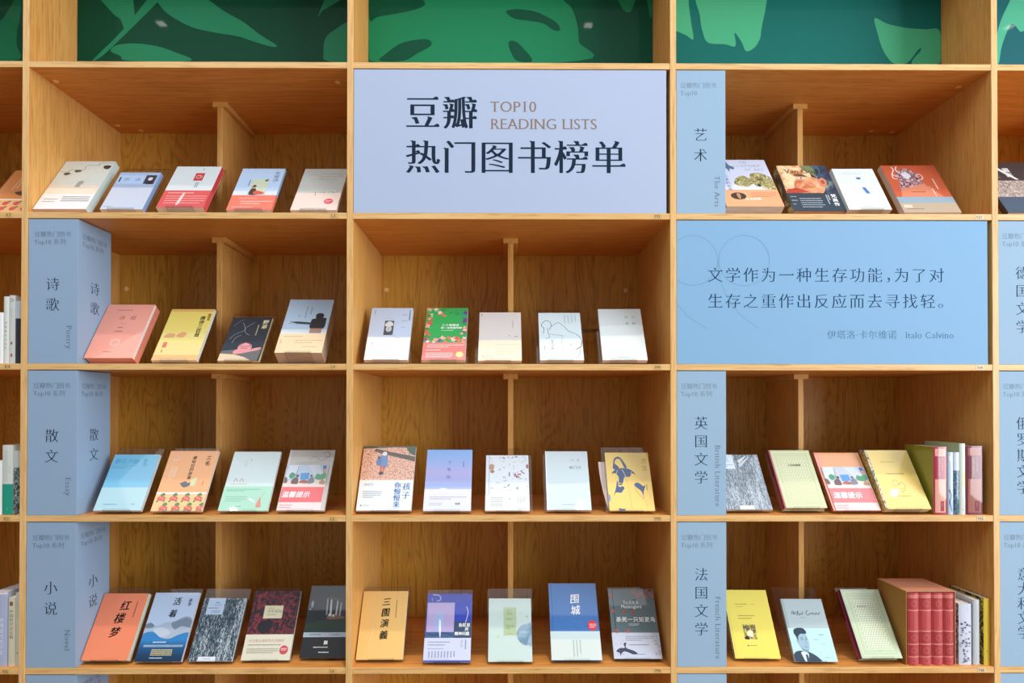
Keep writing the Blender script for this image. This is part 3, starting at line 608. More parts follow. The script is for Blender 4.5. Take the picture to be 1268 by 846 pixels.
book('N3d', 'C65A3A', 'large brick-red book with a pale many-limbed statue over a blue strip', [
    ('q', [(.2, .2), (.34, .08), (.5, .1), (.6, .22), (.62, .38), (.7, .48), (.6, .53), (.3, .55), (.16, .5), (.2, .36)], tex('painterly_print', '4B2C3A', '7A4A55', 'B88F94', 'E0CCC8')),
    ('s', [(.24, .26), (.14, .2), (.2, .1), (.18, .04)], .02, 'EADBD4'), ('s', [(.28, .18), (.24, .1), (.28, .03)], .02, 'EADBD4'), ('s', [(.2, .3), (.12, .28), (.14, .18)], .018, 'EADBD4'), ('s', [(.56, .22), (.64, .2), (.66, .28), (.6, .32)], .016, 'EADBD4'), ('q', [(.3, .2), (.4, .16), (.46, .24), (.36, .3)], 'D7D9E4'),
    ('p', [(.16, .52), (.62, .4), (.86, .68), (.1, .68)], 'D98364'), ('m', .32, .56, .6, .59, 1, '6B3A30'), ('m', .80, .30, .85, .64, 1, 'F2D8CC', 1), ('m', .7, .5, .75, .66, 1, 'F2D8CC', 1), ('r', 0, .68, 1, .80, '8FA8B8'), ('r', 0, .80, 1, 1, 'BBA78E'), ('r', .05, .84, .2, .90, 'D9CCBA'), ('m', .08, .9, .4, .94, 1, '7B6A58')], scol='D9CFC2', spitems=[('m', .2, .06, .8, .5, 2, '4A3A38', 1)], pages='D8CDBC', st=False)
book('O3a', '2E3238', 'black book with a grey landscape photo strip, alone at the right edge', [('r', 0, .38, 1, .70, tex('painterly_print', '6E625C', '9A8C84', 'B8ACA4', 'D0C8C2')), ('p', [(.3, .12), (.36, .1), (.62, .36), (.56, .36)], 'E8E8E6'), ('t', '摄影', .5, .12, .13, 'E8E8E6', vt(1.1, 'bold')), ('m', .1, .26, .3, .34, 2, 'A8977A'), ('r', 0, .70, 1, 1, '3E5268')], pages='C9C2B8', st=False)
# ---- poetry
book('L4a', 'F2A08B', 'thick salmon pink hardback with two spaced title characters beside the poetry sign', [
    ('m', .25, .09, .75, .13, 1, 'A8604F'), ('t', '诗', .36, .26, .12, '6E4038', {'style': 'song'}), ('t', '经', .60, .26, .12, '6E4038', {'style': 'song'}), ('s', [(.44, .37), (.56, .37)], .006, 'B46A58'), ('m', .42, .43, .58, .46, 1, '8A5044'), ('m', .4, .5, .6, .53, 1, '8A5044'), ('o', .5, .72, .07, .03, 'F7C2B2'), ('m', .40, .66, .6, .8, 4, 'F7C2B2'), ('m', .34, .88, .52, .9, 1, '9A5A4C')],
    soft=False, spine='R', scol='F0917A', spitems=[('m', .35, .1, .6, .9, 1, 'A45A48', 1), ('r', 0, 0, .28, 1, 'FBEDE8')], pages='F2B09E', st=False)
book('L4b', 'E9D36C', 'yellow paperback with five bold black title characters down its right side', [
    ('r', 0, 0, 1, .05, 'E0B062'), ('r', 0, .9, 1, 1, 'E7B36B'), ('r', 0, .66, 1, .9, 'F2D27C'), ('t', '唐诗三百首', .80, .14, .125, '2C2718', vt(1.02, 'bold')), ('t', '诗词书', .93, .09, .075, '7A2E22', vt(1.0, 'bold')), ('q', [(.08, .56), (.16, .49), (.3, .5), (.28, .56)], 'D98F4A'), ('q', [(.34, .54), (.44, .47), (.56, .49), (.5, .56)], 'D98F4A'), ('r', .12, .66, .21, .76, 'D4603E'), ('m', .13, .8, .17, .86, 1, '8A6A3A', 1)], pages='E6ECE6', stl=WARN('the yellow classical poetry paperback'), hh=89)
book('L4c', '24303C', 'slim black book with a pink cloud badge and gold swirls', [
    ('p', [(0, 1), (0, .84), (.35, .86), (.62, .92), (.82, 1)], 'E6D0AE'), ('p', [(.0, .84), (.02, .78), (.5, .74), (.98, .70), (.95, 1), (.82, 1), (.62, .92), (.35, .86)], '6B6A6A'),
    ('c', .55, .70, .17, 'E69A9E', .15), ('q', [(.3, .80), (.4, .74), (.6, .78), (.8, .72), (.95, .70), (.9, .76), (.7, .80), (.5, .84), (.34, .85)], 'E69A9E'), ('m', .45, .66, .66, .74, 2, '3B3036'), ('s', [(.40, .68), (.5, .60), (.62, .61), (.7, .68)], .016, '6E3A44'),
    ('s', [(.3, .12), (.4, .3), (.2, .4), (.1, .52)], .008, 'A9B0B4'), ('s', [(.6, .12), (.42, .24), (.44, .36), (.56, .42)], .008, 'A9B0B4'), ('s', [(.2, .6), (.24, .48), (.36, .42)], .008, 'A9B0B4'), ('s', [(.1, .2), (.2, .1), (.3, .04)], .006, 'A9B0B4'),
    ('t', '野草', .87, .06, .15, 'E8E0A8', vt(1.1, 'brush')), ('m', .68, .18, .75, .46, 1, 'D8CE96', 1)], pages='E2CFA0', stl=WARN('the slim black book with pink badge'), hh=85)
book('L4d', 'B4CBE0', 'very thick book with black silhouette of a figure reaching out, cream band', [
    ('q', [(.68, .30), (.74, .27), (.83, .28), (.86, .33), (.8, .38), (.7, .37)], '24282C'), ('q', [(.60, .42), (.64, .38), (.9, .36), (.93, .42), (.9, .56), (.62, .56)], '22272B'), ('p', [(.16, .44), (.3, .43), (.62, .45), (.62, .49), (.3, .475)], '35414C'), ('s', [(.2, .45), (.14, .42)], .012, '35414C'), ('s', [(.2, .45), (.13, .47)], .012, '35414C'),
    ('m', .52, .16, .58, .36, 1, '6C7F92', 1), ('m', .42, .14, .47, .36, 1, '8193A4', 1), ('m', .28, .3, .33, .4, 1, '8193A4', 1), ('r', 0, .58, 1, .66, 'DFE8EE'), ('r', .62, .56, .88, .65, 'B58C7C')],
    band=(.66, 'F3D9B0', [('m', .1, .69, .75, .73, 1, 'C0A070'), ('m', .35, .76, .95, .84, 2, 'C9A97A'), ('m', .05, .76, .08, .88, 1, 'B89A6A', 1), ('m', .55, .88, .95, .91, 1, 'CDB088')]), pages='CBBBAA', stl='clear acrylic stand under the very thick silhouette book', hh=84, wd=58)
# ---- centre upper
book('M4a', 'C3D4EC', 'pale blue book, paler below as if lit, with a small sculpture photograph on the cover', [
    ('r', 0, .58, 1, 1, 'F0F2F8'), ('r', .36, .26, .58, .54, '4A5158'), ('c', .47, .42, .07, 'C9CCCB', .10), ('q', [(.38, .32), (.47, .27), (.56, .31), (.55, .36), (.39, .37)], 'DADCDA'), ('s', [(.44, .4), (.45, .4)], .02, '3B4046'), ('s', [(.49, .4), (.5, .4)], .02, '3B4046'), ('s', [(.44, .47), (.50, .47)], .01, '50565C'), ('s', [(.47, .40), (.465, .445)], .012, '8B9092'),  # whiter lower rectangle paints the overhead light on the cover
    ('t', '诗', .36, .20, .08, '98ACC8', {'style': 'light'}), ('t', '集', .47, .22, .08, '98ACC8', {'style': 'light'}), ('t', '选', .62, .30, .08, '98ACC8', {'style': 'light'}), ('m', .92, .05, .96, .26, 1, '1F2B4A', 1), ('m', .76, .08, .88, .45, 3, '8A9CB8'), ('m', .08, .05, .12, .14, 1, '8A9CB8', 1), ('s', [(.56, .52), (.66, .58), (.78, .60)], .014, 'B4BDE0'), ('m', .12, .68, .15, .74, 1, '9AA3B5', 1)], pages='E4DACC', stl='clear acrylic easel stand behind the pale blue sculpture book', hh=89)
fl_ = []
rr = random.Random(3)
for k in range(58):
    if k % 2: u_, v_ = rr.uniform(.0, 1), rr.choice((rr.uniform(0, .17), rr.uniform(.58, .67)))
    else: u_, v_ = rr.choice((rr.uniform(0, .13), rr.uniform(.88, 1))), rr.uniform(0, .66)
    u_ = min(max(u_, .05), .95); v_ = max(v_, .03); c_ = rr.choice(('E8745F', 'F0A894', 'F6DCD2', 'E05A4A', '2F9A4A', 'F3C4B4', '6C4A8E', '38A38C'))
    s_ = rr.uniform(.05, .085); an = rr.uniform(0, 3)
    fl_.append(('q', [(u_+s_*(1.0 if q % 2 else .5)*math.cos(an+q*math.pi/4), v_+.6*s_*(1.0 if q % 2 else .55)*math.sin(an+q*math.pi/4)) for q in range(8)], c_))
book('M4b', '35A85A', 'bright green book framed by coral flowers with a coral band', [('q', [(.02, .08), (.3, .12), (.5, .09), (.8, .14), (.95, .3), (.94, .5), (.8, .62), (.5, .66), (.3, .6), (.12, .46), (.16, .26)], '2FAE58')]+fl_+[
    ('t', '二十首情诗', .40, .35, .082, 'F4FFF4', {'style': 'bold'}), ('t', '和一支绝望的歌', .38, .405, .072, 'F4FFF4', {'style': 'bold'}), ('m', .40, .44, .78, .47, 1, 'DDF4DD')],
    band=(.68, 'E07C78', [('m', .1, .71, .95, .78, 2, 'FBE3DC'), ('m', .08, .80, .5, .84, 1, 'FBE3DC'), ('m', .08, .86, .7, .96, 3, 'FFF0EA'), ('c', .86, .90, .085, 'F2E08C')]), pages='EADFC9', stl='clear acrylic easel stand behind the bright green floral book', hh=89)
book('M4c', 'D9D2CE', 'plain beige paperback with a faint cream band, standing before the divider', [
    ('m', .78, .18, .82, .42, 1, 'A8A09C', 1), ('m', .04, .04, .07, .1, 1, '6F6A68', 1), ('c', .72, .50, .012, '55504E'), ('m', .84, .50, .92, .53, 1, '7C7672')], band=(.60, 'EFDCC2', [('m', .40, .66, .97, .9, 5, 'DCC4A2'), ('m', .2, .7, .3, .73, 1, 'CDB593'), ('m', .16, .9, .32, .93, 1, 'CDB593'), ('c', .12, .92, .012, '55504E')]), pages='EBDCC8', stl='clear acrylic easel stand behind the plain beige paperback', hh=90, dx=-2.5)
book('M4d', 'D3E3E8', 'white book with thin ink outline of a bending figure', [
    ('s', [(.10, .45), (.12, .34), (.06, .28), (.12, .2), (.2, .17), (.28, .22), (.29, .30), (.24, .38)], .012, '35424A'), ('s', [(.2, .33), (.22, .44), (.24, .53), (.15, .56)], .010, '35424A'), ('s', [(.3, .30), (.42, .23), (.48, .22), (.6, .30), (.7, .40), (.86, .46), (.97, .56), (.98, .64)], .010, '35424A'), ('s', [(.24, .46), (.4, .48), (.58, .50)], .008, '4A5A64'), ('s', [(.54, .52), (.52, .66), (.56, .8)], .006, '7C8A92'), ('s', [(.98, .62), (.96, .72), (.84, .78)], .02, '35424A'), ('s', [(.94, .78), (.9, .9), (.82, .96)], .008, '4A5A64'), ('s', [(.72, .7), (.74, .66)], .01, '35424A'),
    ('t', '画语诗集', .30, .58, .07, 'D88A80', vt(1.1)), ('m', .10, .70, .14, .86, 1, 'D88A80', 1), ('m', .58, .05, .92, .22, 4, 'A9B9C2', 1), ('m', .05, .9, .3, .94, 1, 'B6C2C8')], pages='E6DED2', stl='clear acrylic easel stand behind the book with ink outline figure', dx=-2)
book('M4e', 'D5DFDE', 'pale grey-white book with four small grey title characters at the centre right', [
    ('t', '孤岛', .60, .17, .085, '8A9698', {'step': 1.9}), ('t', '青松', .60, .30, .085, '5E6A6E', {'step': 1.9}), ('m', .35, .93, .7, .955, 1, '9AA4A6')], pages='E2D8CC', stl='clear acrylic easel stand behind the pale grey-white book', dx=-2)
# ---- essay
book('L5a', '7CC4E6', 'sky blue paperback with slanted title above a paler lower half', [
    ('r', 0, .60, 1, 1, 'B6DCE8'), ('t', '朝花夕拾', .06, .13, .135, '3F8FB8', {'style': 'song', 'slant': .1}), ('s', [(.02, .21), (.62, .21)], .006, '4E9CC2'), ('t', '鲁迅', .74, .08, .08, '3F8FB8', vt(1.05)), ('s', [(.7, .21), (.84, .21)], .006, '4E9CC2'), ('m', .02, .23, .45, .26, 1, '62A9CA'), ('s', [(.7, .07), (.7, .19)], .005, '62A9CA'), ('m', .16, .88, .44, .91, 1, '6FA6BC'), ('m', .76, .88, .88, .90, 1, '3F6F88')], pages='E3E6E0', stl='clear acrylic easel stand behind the sky blue paperback')  # paler lower rectangle: overhead light put into the cover colour
flw = []
for r_ in range(2):
    for k in range(4):
        u_ = .13+.245*k+(.0 if r_ == 0 else .10); v_ = .80+.155*r_
        if u_ > .97: continue
        flw += [('q', [(u_-.09, v_+.05), (u_-.05, v_+.02), (u_-.05, v_+.06)], '4F8A44'), ('q', [(u_+.09, v_+.05 if r_ == 0 else v_+.03), (u_+.05, v_+.01), (u_+.04, v_+.045)], '4F8A44'), ('q', [(u_+.02, v_-.09), (u_+.06, v_-.055), (u_, v_-.03), (u_-.04, v_-.06)], '4F8A44'),
                ('q', [(u_-.085, v_), (u_-.04, v_-.035), (u_+.02, v_-.04), (u_+.085, v_-.005), (u_+.05, min(v_+.035, .99)), (u_-.04, min(v_+.035, .99))], 'DE5E52'), ('c', u_-.02, v_-.01, .018, 'F0988A'), ('c', u_+.03, v_+.005, .014, 'F6BDB0')]
book('L5b', 'F5AF74', 'orange paperback with a row of red flowers across its foot and a small bird drawing', [
    ('t', '撒哈拉的故事', .55, .09, .088, '55443A', vt(1.03, 'brush')), ('t', '三毛', .84, .08, .11, '43352C', vt(1.15, 'brush')), ('o', .17, .14, .06, .007, 'FBE2C8'), ('m', .12, .13, .22, .17, 1, 'FBE2C8'), ('m', .12, .28, .26, .48, 3, 'FBE0C4', 1),
    ('q', [(.42, .56), (.5, .52), (.56, .55), (.62, .53), (.6, .59), (.5, .62)], '56616C'), ('p', [(.60, .50), (.68, .46), (.74, .46), (.70, .60), (.62, .60)], 'D8DCA8'), ('s', [(.4, .55), (.44, .57)], .012, '3B4048'), ('m', .85, .52, .88, .62, 1, 'B07A4E', 1)],
    band=(.70, 'F6C98A', [('r', 0, .70, 1, .73, 'FBF4EC')]+flw), pages='EFE6DA', stl='clear acrylic easel stand behind the orange paperback with flowers')
book('L5c', 'D2E4E4', 'pale mint book with green lower band and tiny red figure', [
    ('t', '小山河', .32, .15, .05, 'C89A84', vt(1.1)), ('m', .40, .13, .43, .2, 1, 'C89A84', 1), ('s', [(.16, .53), (.19, .47), (.23, .52)], .012, 'C98A78'), ('s', [(.28, .53), (.31, .47), (.36, .53)], .012, 'C98A78'), ('m', .1, .55, .45, .58, 1, 'D8B4A4')],
    band=(.60, 'A9DCC4', [('m', .06, .64, .75, .69, 2, '6FB79C'), ('m', .08, .76, .5, .86, 3, '7CC0A6'), ('m', .34, .92, .5, .94, 1, '4E8A74'), ('q', [(.74, .94), (.76, .84), (.79, .78), (.82, .86), (.84, .94)], 'D98A74'), ('s', [(.80, .80), (.84, .74), (.86, .70)], .01, 'D9A28C'), ('q', [(.55, .8), (.66, .82), (.7, .87), (.6, .84)], 'DDF2EA')]), pages='E9E2DA', stl='clear acrylic easel stand behind the pale mint book')
def notice(key, tint, label):
    """folded notice card leaning on the front of a book"""
    j, x, y0, w, h, t, lean, yaw = DATA[key]; zb = SZ[j+1]+HT+t*math.sin(lean)+2.3
    L, Rr = (.02, .925) if key == 'L5d' else (.05, .985)
    r = empty('notice_card', W(x, y0, zb), (-lean, 0, yaw)); tag(r, label, 'sign')
    cw = (Rr-L)*w; chh = h*.735; xo = -w/2+L*w; m = MB(); m.box(xo, xo+cw, -.95, -.55, -.1, chh, paper('F2DCDC')); m.build('card', r)
    p = Print(lambda a, b, e: (xo+a, -.95-e, chh-b), cw, chh)
    pot = 'BFD2E8' if key == 'L5d' else 'C9CFDC'
    p.run([('r', 0, 0, 1, .46, pot), ('p', [(.05, .0), (.3, .0), (.2, .3), (.0, .35)], 'DDE6F0'), ('p', [(.5, 0), (.75, 0), (.9, .22), (.7, .25)], 'D2DEEC'), ('p', [(0, .36), (1, .32), (1, .5), (0, .5)], 'E9D9D4'),
           ('s', [(.28, .02), (.27, .18), (.22, .36)], .012, '6B6F78'), ('p', [(.86, .02), (.95, .01), (.96, .17), (.9, .19)], '2B63C0'), ('p', [(.36, .19), (.57, .18), (.58, .33), (.38, .34)], '4F9ADB'), ('q', [(.1, .22), (.16, .17), (.24, .22), (.2, .3), (.12, .3)], '3E9A6E'), ('q', [(.72, .3), (.76, .2), (.84, .22), (.96, .18), (.97, .3), (.84, .34)], '49A06E'), ('q', [(.9, .1), (.96, .09), (.97, .17), (.91, .18)], 'D9A86A'),
           ('q', [(.18, .42), (.2, .32), (.3, .28), (.34, .36), (.33, .43)], '6E4F4C'), ('c', .30, .25, .035, '4A3A3C'), ('q', [(.56, .42), (.6, .3), (.68, .28), (.72, .4)], '7C7F8C'), ('c', .63, .25, .03, '5B4A46'), ('q', [(.36, .4), (.44, .34), (.56, .36), (.54, .42)], 'A9605A'), ('q', [(0, .28), (.06, .3), (.08, .4), (0, .4)], '6B5A48'), ('q', [(.84, .42), (.9, .33), (.97, .38), (.96, .44)], 'C08A5A'),
           ('r', 0, .50, .985, .83, tint), ('t', '温馨提示', .03 if key == 'L5d' else .05, .665, .165, 'FFF6F6', {'style': 'bold', 'slant': .12}), ('m', .03, .87, .32, .97, 2, 'D88A90')])
    p.done(r, 'photo_print', 'notice_lettering')
book('L5d', 'C9C8C4', 'grey mottled book mostly hidden by a pink notice card, rightmost essay', [('s', [(.45, .16), (.6, .12), (.7, .18), (.86, .15)], .01, '8B7B74'), ('s', [(.74, .06), (.84, .03), (.9, .1), (.8, .14)], .014, '8F6F68'), ('r', 0, 0, .05, 1, 'D8DAD8'), ('m', .2, .2, .7, .26, 2, 'AFAEAA')], pages='D9D2C8', stl='clear acrylic easel stand behind the grey book and notice card')
notice('L5d', 'E9656B', 'bright pink and white notice card with office photo, leaning on the grey essay book')
# ---- centre middle
book('M5a', 'E3EEF2', 'white book with photo of a child in blue coat among fallen leaves', [
    ('r', 0, 0, 1, .54, tex('leaf_litter_print')), ('p', [(0, .0), (1, 0), (1, .03), (.6, .02), (0, .04)], '4F5A50'), ('p', [(.25, .04), (.5, .09), (1, .17), (1, .25), (.4, .13), (.2, .08)], '5E5450'), ('q', [(.82, .0), (1, 0), (1, .14), (.9, .12)], '43604A'),
    ('q', [(.33, .18), (.40, .14), (.47, .16), (.48, .33), (.34, .33)], '6C93CE'), ('q', [(.27, .26), (.30, .19), (.36, .2), (.36, .31), (.28, .30)], '5F82B8'), ('p', [(.35, .32), (.39, .32), (.395, .42), (.355, .42)], 'D86458'), ('p', [(.41, .32), (.45, .32), (.44, .40), (.41, .40)], 'C9605A'), ('q', [(.34, .42), (.41, .41), (.42, .45), (.35, .46)], '4A3C3A'), ('c', .415, .125, .045, 'F0F0F0', .045), ('c', .31, .185, .025, '4A3A34'),
    ('t', '孩子', .88, .58, .155, '1F62B4', vt(1.1, 'heavy')), ('t', '你慢慢来', .72, .575, .13, '1F62B4', vt(.98, 'heavy')), ('t', '龙应台', .09, .61, .062, '8E9CA6', {'style': 'song'}), ('m', .09, .70, .42, .82, 4, 'B4BEC6'), ('c', .08, .925, .012, '2A2E33'), ('m', .11, .915, .26, .935, 1, 'A9B2B8')], pages='D9CDBE', stl='clear acrylic easel stand behind the child photo book', wd=62, dx=2, hh=88)
book('M5b', tex('fade_print', .209, 'DDE2F0', 'D2D8EE', '8FA3DA', 'A9A6DC', '8FAEE8', '7FB2EE'), 'blue to violet book with three small characters down its centre', [
    ('t', '冬', .47, .22, .085, '46588E', {'style': 'song'}), ('t', '牧', .46, .34, .085, '46588E', {'style': 'song'}), ('t', '场', .45, .465, .085, '46588E', {'style': 'song'}), ('m', .80, .2, .83, .31, 1, '46588E', 1), ('r', 0, .66, 1, .94, 'DADDEE'), ('q', [(.3, .665), (.4, .64), (.5, .665), (.4, .67)], 'E6E8F2'),
    ('m', .12, .77, .9, .83, 2, '9AA0B8'), ('m', .12, .87, .4, .92, 2, 'AFB4C8'), ('t', '李娟', .66, .895, .055, '3A4668', {'style': 'brush'}), ('r', 0, .965, 1, 1, 'D4D8E8'), ('r', 0, .945, 1, .965, 'E4E6EE')], pages='D8D0C8', scol='DDE2F4', stl='clear acrylic easel stand behind the blue to violet book')
bo = []
rr = random.Random(11)
for k in range(46):
    u_, v_ = rr.uniform(.12, .95), rr.uniform(.02, .70); an = rr.uniform(0, 6.28); L_ = rr.uniform(.03, .1)
    c_ = rr.choice(('5C6C66', '3B3F44', '7A8A7C', '4E5A6E', '6E7A84', '8A9A92')); dx_, dy_ = L_*math.cos(an), .6*L_*math.sin(an)
    dx_ = max(min(u_+dx_, .97), .1)-u_; v2 = max(min(v_+dy_, .71), .02)
    if k % 3: bo.append(('s', [(u_, v_), (u_+dx_*.5+.015, (v_+v2)/2), (u_+dx_, v2)], .006, c_))
    else: bo.append(('q', [(u_, v_), (u_+dx_*.5+.02, (v_+v2)/2), (u_+dx_, v2), (u_+dx_*.5-.02, (v_+v2)/2+.01)], c_))
bo += [('q', [(.08, .2), (.12, .17), (.18, .18), (.19, .25), (.14, .28), (.09, .26)], 'B4906A'), ('q', [(.1, .3), (.15, .28), (.2, .3), (.15, .34)], 'A8704E')]+[('c', .68+.04*(k % 4), .36+.025*(k % 3), .02, 'B0526A') for k in range(7)]+[('c', .82+.03*(k % 3), .30+.02*(k % 3), .016, 'A84E6A') for k in range(5)]+[('q', [(.94, .2), (.98, .17), (.99, .24), (.96, .25)], 'B0526A')]
book('M5c', 'DDE6EE', 'white book scattered with tiny botanical drawings above a text band', [('r', .07, 0, .085, 1, 'AEB8C4')]+bo+[('m', .53, .32, .57, .42, 1, '4A5260', 1)], band=(.73, 'EBEEEE', [('m', .12, .76, .4, .94, 5, '9AA2A6'), ('m', .72, .76, .92, .86, 4, 'A8B0B4', 1), ('m', .53, .78, .57, .84, 1, '6A7276', 1), ('m', .75, .96, .97, .98, 1, 'A8B0B4')]), pages='E4DDD4', stl='clear acrylic easel stand behind the botanical book', dx=2, wd=60)
book('M5d', 'CFE0E6', 'pale blue-white book with small title characters at its upper right', [('r', 0, 0, .03, 1, 'EEF3F4'), ('t', '九岛', .60, .16, .075, '7C8C92', {'step': 1.8}), ('t', '城门行', .55, .29, .085, '3C5058', {'step': 1.15}), ('m', .35, .9, .75, .925, 1, 'A0AEB4')], pages='DAD2CA', stl='clear acrylic easel stand behind the pale blue-white book', dx=-1.5)
book('M5e', 'F0CF6A', 'golden yellow book with navy paper-cut figure and outlined skirt', [
    ('q', [(.17, .22), (.2, .12), (.28, .075), (.36, .1), (.43, .18), (.48, .27), (.42, .27), (.38, .19), (.33, .12), (.25, .12), (.21, .19), (.27, .24), (.3, .28), (.22, .31), (.16, .28)], '2B4A7C'),
    ('q', [(.12, .38), (.2, .31), (.36, .28), (.5, .29), (.6, .33), (.66, .39), (.58, .37), (.52, .43), (.4, .44), (.34, .56), (.26, .56), (.27, .44), (.2, .37)], '2B4A7C'), ('q', [(.23, .50), (.27, .6), (.36, .62), (.3, .7), (.18, .70), (.12, .76), (.18, .64)], '2B4A7C'), ('c', .33, .625, .045, '2B4A7C'), ('q', [(.60, .57), (.66, .53), (.74, .55), (.8, .59), (.85, .58), (.8, .68), (.78, .76), (.75, .68), (.66, .62)], '2B4A7C'), ('q', [(0, .73), (.04, .74), (.05, .8), (.01, .86)], '7C94B8'), ('p', [(.2, .96), (.36, .975), (.34, 1), (.22, 1)], '2B4A7C'),
    ('s', [(.36, .3), (.41, .38), (.43, .44)], .012, 'F0CF6A'), ('s', [(.26, .31), (.22, .4), (.21, .52)], .01, 'F0CF6A'), ('s', [(.25, .6), (.27, .54), (.34, .55)], .014, 'F0CF6A'), ('s', [(.58, .33), (.55, .38)], .01, 'F0CF6A'),
    ('s', [(.44, .45), (.48, .7), (.5, .96)], .004, 'A88A3C'), ('s', [(.6, .36), (.8, .5), (.84, .56)], .004, 'A88A3C'), ('s', [(.61, .6), (.66, .7), (.78, .8), (.78, .72)], .006, '6E6238'), ('s', [(.78, .8), (.86, .94)], .004, 'A88A3C'),
    ('t', '流言', .88, .09, .15, 'C08A30', vt(1.2, 'thin')), ('m', .86, .56, .9, .76, 1, 'B08A3A', 1)], pages='D9C090', stl='clear acrylic easel stand behind the golden yellow book', dx=-3)
# ---- British literature
book('N5a', tex('bark_print', '4A5862', '8A98A4', 'C2CCD4'), 'grey streaked cover book partly behind the British literature sign', [
    ('r', .0, 0, .42, .27, 'DFE8EF'), ('m', .2, .06, .34, .1, 1, '6F7F8C'), ('t', '一九八四', .14, .125, .045, '5A6A78', {'style': 'song'}), ('m', .05, .18, .38, .24, 2, '9AA8B4'), ('r', .30, .93, .62, 1, 'E6EAEC'), ('p', [(.5, .12), (.72, .02), (.74, .03), (.54, .17)], 'D6DEE4'), ('p', [(.5, .2), (.78, .04), (.80, .05), (.54, .24)], 'C9D3DA')], pages='D8D0C8', stl='clear acrylic easel stand behind the grey streaked book', wd=56)
def lattice(u0, v0, u1, v1, nu, nv, col):
    L = []
    for a in range(nu):
        for b in range(nv):
            u_, v_ = u0+(u1-u0)*(a+.5+(.5 if b % 2 else 0))/(nu+.5), v0+(v1-v0)*(b+.5)/nv; s_ = (u1-u0)/nu*.34
            L.append(('d', [(u_, v_-s_*.62), (u_+s_, v_), (u_, v_+s_*.62), (u_-s_, v_)], col))
    return L
FR = lambda a: [('r', .07, .035, .95, .045, a), ('r', .07, .955, .95, .965, a), ('r', .07, .035, .085, .965, a), ('r', .935, .035, .95, .965, a), ('r', .17, .12, .85, .13, a), ('r', .17, .87, .85, .88, a), ('r', .17, .12, .185, .88, a), ('r', .835, .12, .85, .88, a), ('r', .12, .08, .9, .084, a), ('r', .12, .915, .9, .919, a)]
book('N5b', 'C8CFA4', 'sage green hardback with gold lattice and crimson spine', FR('E9E6B4')+lattice(.2, .15, .82, .86, 9, 22, 'ECE9C0')+[('t', '人生的枷锁', .36, .27, .065, '6E7A6A', {'style': 'bold'}), ('r', 0, 0, .03, 1, 'B01E48')],
     soft=False, scol='8E1A38', spitems=[('r', .15, .2, .85, .42, '6E1028'), ('m', .35, .22, .6, .4, 1, 'E8C9B4', 1), ('r', 0, .45, .6, 1, 'A85A4E')], pages='D8D0B8', stl='clear acrylic easel stand behind the sage green lattice hardback', wd=58)
book('N5c', 'F3AE7C', 'orange-topped book hidden below by a pink notice card on the British literature shelf', [('r', 0, 0, .10, 1, 'F2A28C')], pages='C96A50', scol='B8503C', stl='clear acrylic easel stand behind the orange book and notice card', wd=58)
notice('N5c', 'EE7C80', 'coral notice card with faded office photo, leaning on the orange-topped book')
rr = random.Random(5)
book('N5d', 'EED27A', 'glossy golden yellow book leaning beside upright books with pencil sketch', [
    ('r', 0, 0, .05, 1, tex('painterly_print', '4A463E', '8A8270', 'C4BCA4', 'E6E0D0')), ('m', .28, .19, .62, .23, 1, 'BE9E4C'), ('m', .3, .40, .75, .43, 1, '9A8040'), ('s', [(.36, .56), (.44, .52), (.5, .58), (.42, .62), (.36, .58)], .008, '8E7A48'), ('s', [(.5, .6), (.58, .56), (.62, .64), (.54, .68), (.46, .66)], .008, '8E7A48'), ('s', [(.38, .64), (.4, .7), (.5, .72), (.6, .69)], .008, '8E7A48'), ('m', .44, .78, .66, .80, 1, 'B89A4C'), ('c', .40, .79, .012, '7E6A3A')], scol=tex('painterly_print', '57503E', 'A08C4A', 'D8BC5C', 'EAD890'), pages='E0D0A8', stl='clear acrylic easel stand behind the glossy golden yellow book', wd=56)
# ---- novel
book('L6a', 'F28A63', 'orange-red novel with three big black brush characters', [
    ('t', '红', .46, .20, .225, '160E0C', {'style': 'brush'}), ('t', '楼', .42, .39, .235, '160E0C', {'style': 'brush'}), ('t', '梦', .42, .60, .225, '160E0C', {'style': 'brush'}), ('m', .80, .13, .83, .40, 1, '8A4230', 1), ('m', .30, .54, .33, .80, 1, 'E09A80', 1)], pages='DDE6D2', stl='clear acrylic easel stand behind the orange-red novel', dx=1)
book('L6b', 'B9CFEC', 'pale blue novel with misty mountains over deep blue water', [
    ('q', [(0, .50), (.12, .46), (.25, .50), (.42, .45), (.6, .43), (.8, .37), (.92, .38), (1, .42), (1, .68), (0, .68)], 'A9B8CC'), ('q', [(.56, .46), (.7, .42), (.86, .38), (1, .43), (1, .52), (.8, .5), (.66, .55)], '76889E'), ('q', [(0, .48), (.1, .45), (.2, .5), (.1, .53), (0, .52)], '6F8298'), ('q', [(.2, .55), (.4, .52), (.6, .6), (.4, .66)], 'BCC8DA'), ('s', [(.66, .43), (.78, .38), (.9, .37), (.97, .40)], .012, '55687C'),
    ('q', [(-.0, .62), (.2, .58), (.4, .66), (.6, .68), (.8, .62), (1, .60), (1, .78), (0, .78)], '2E80C2'), ('r', 0, .70, 1, 1, tex('fade_print', .062, '082A48', '0D3C62', '14558A', '2A80C0')),
    ('t', '活', .46, .14, .18, '10141E', {'style': 'brush'}), ('t', '着', .44, .32, .18, '10141E', {'style': 'brush'}), ('t', '余华', .84, .09, .085, '2C3646', vt(1.05, 'brush')), ('m', .28, .715, .75, .745, 1, 'EAF2FA'), ('m', .1, .765, .95, .80, 2, 'CFE0EE'), ('m', .3, .825, .75, .92, 4, 'E6D89A'), ('m', .3, .94, .8, .96, 1, 'EAF2FA')], pages='D8DCE0', stl='clear acrylic easel stand behind the pale blue mountain novel')
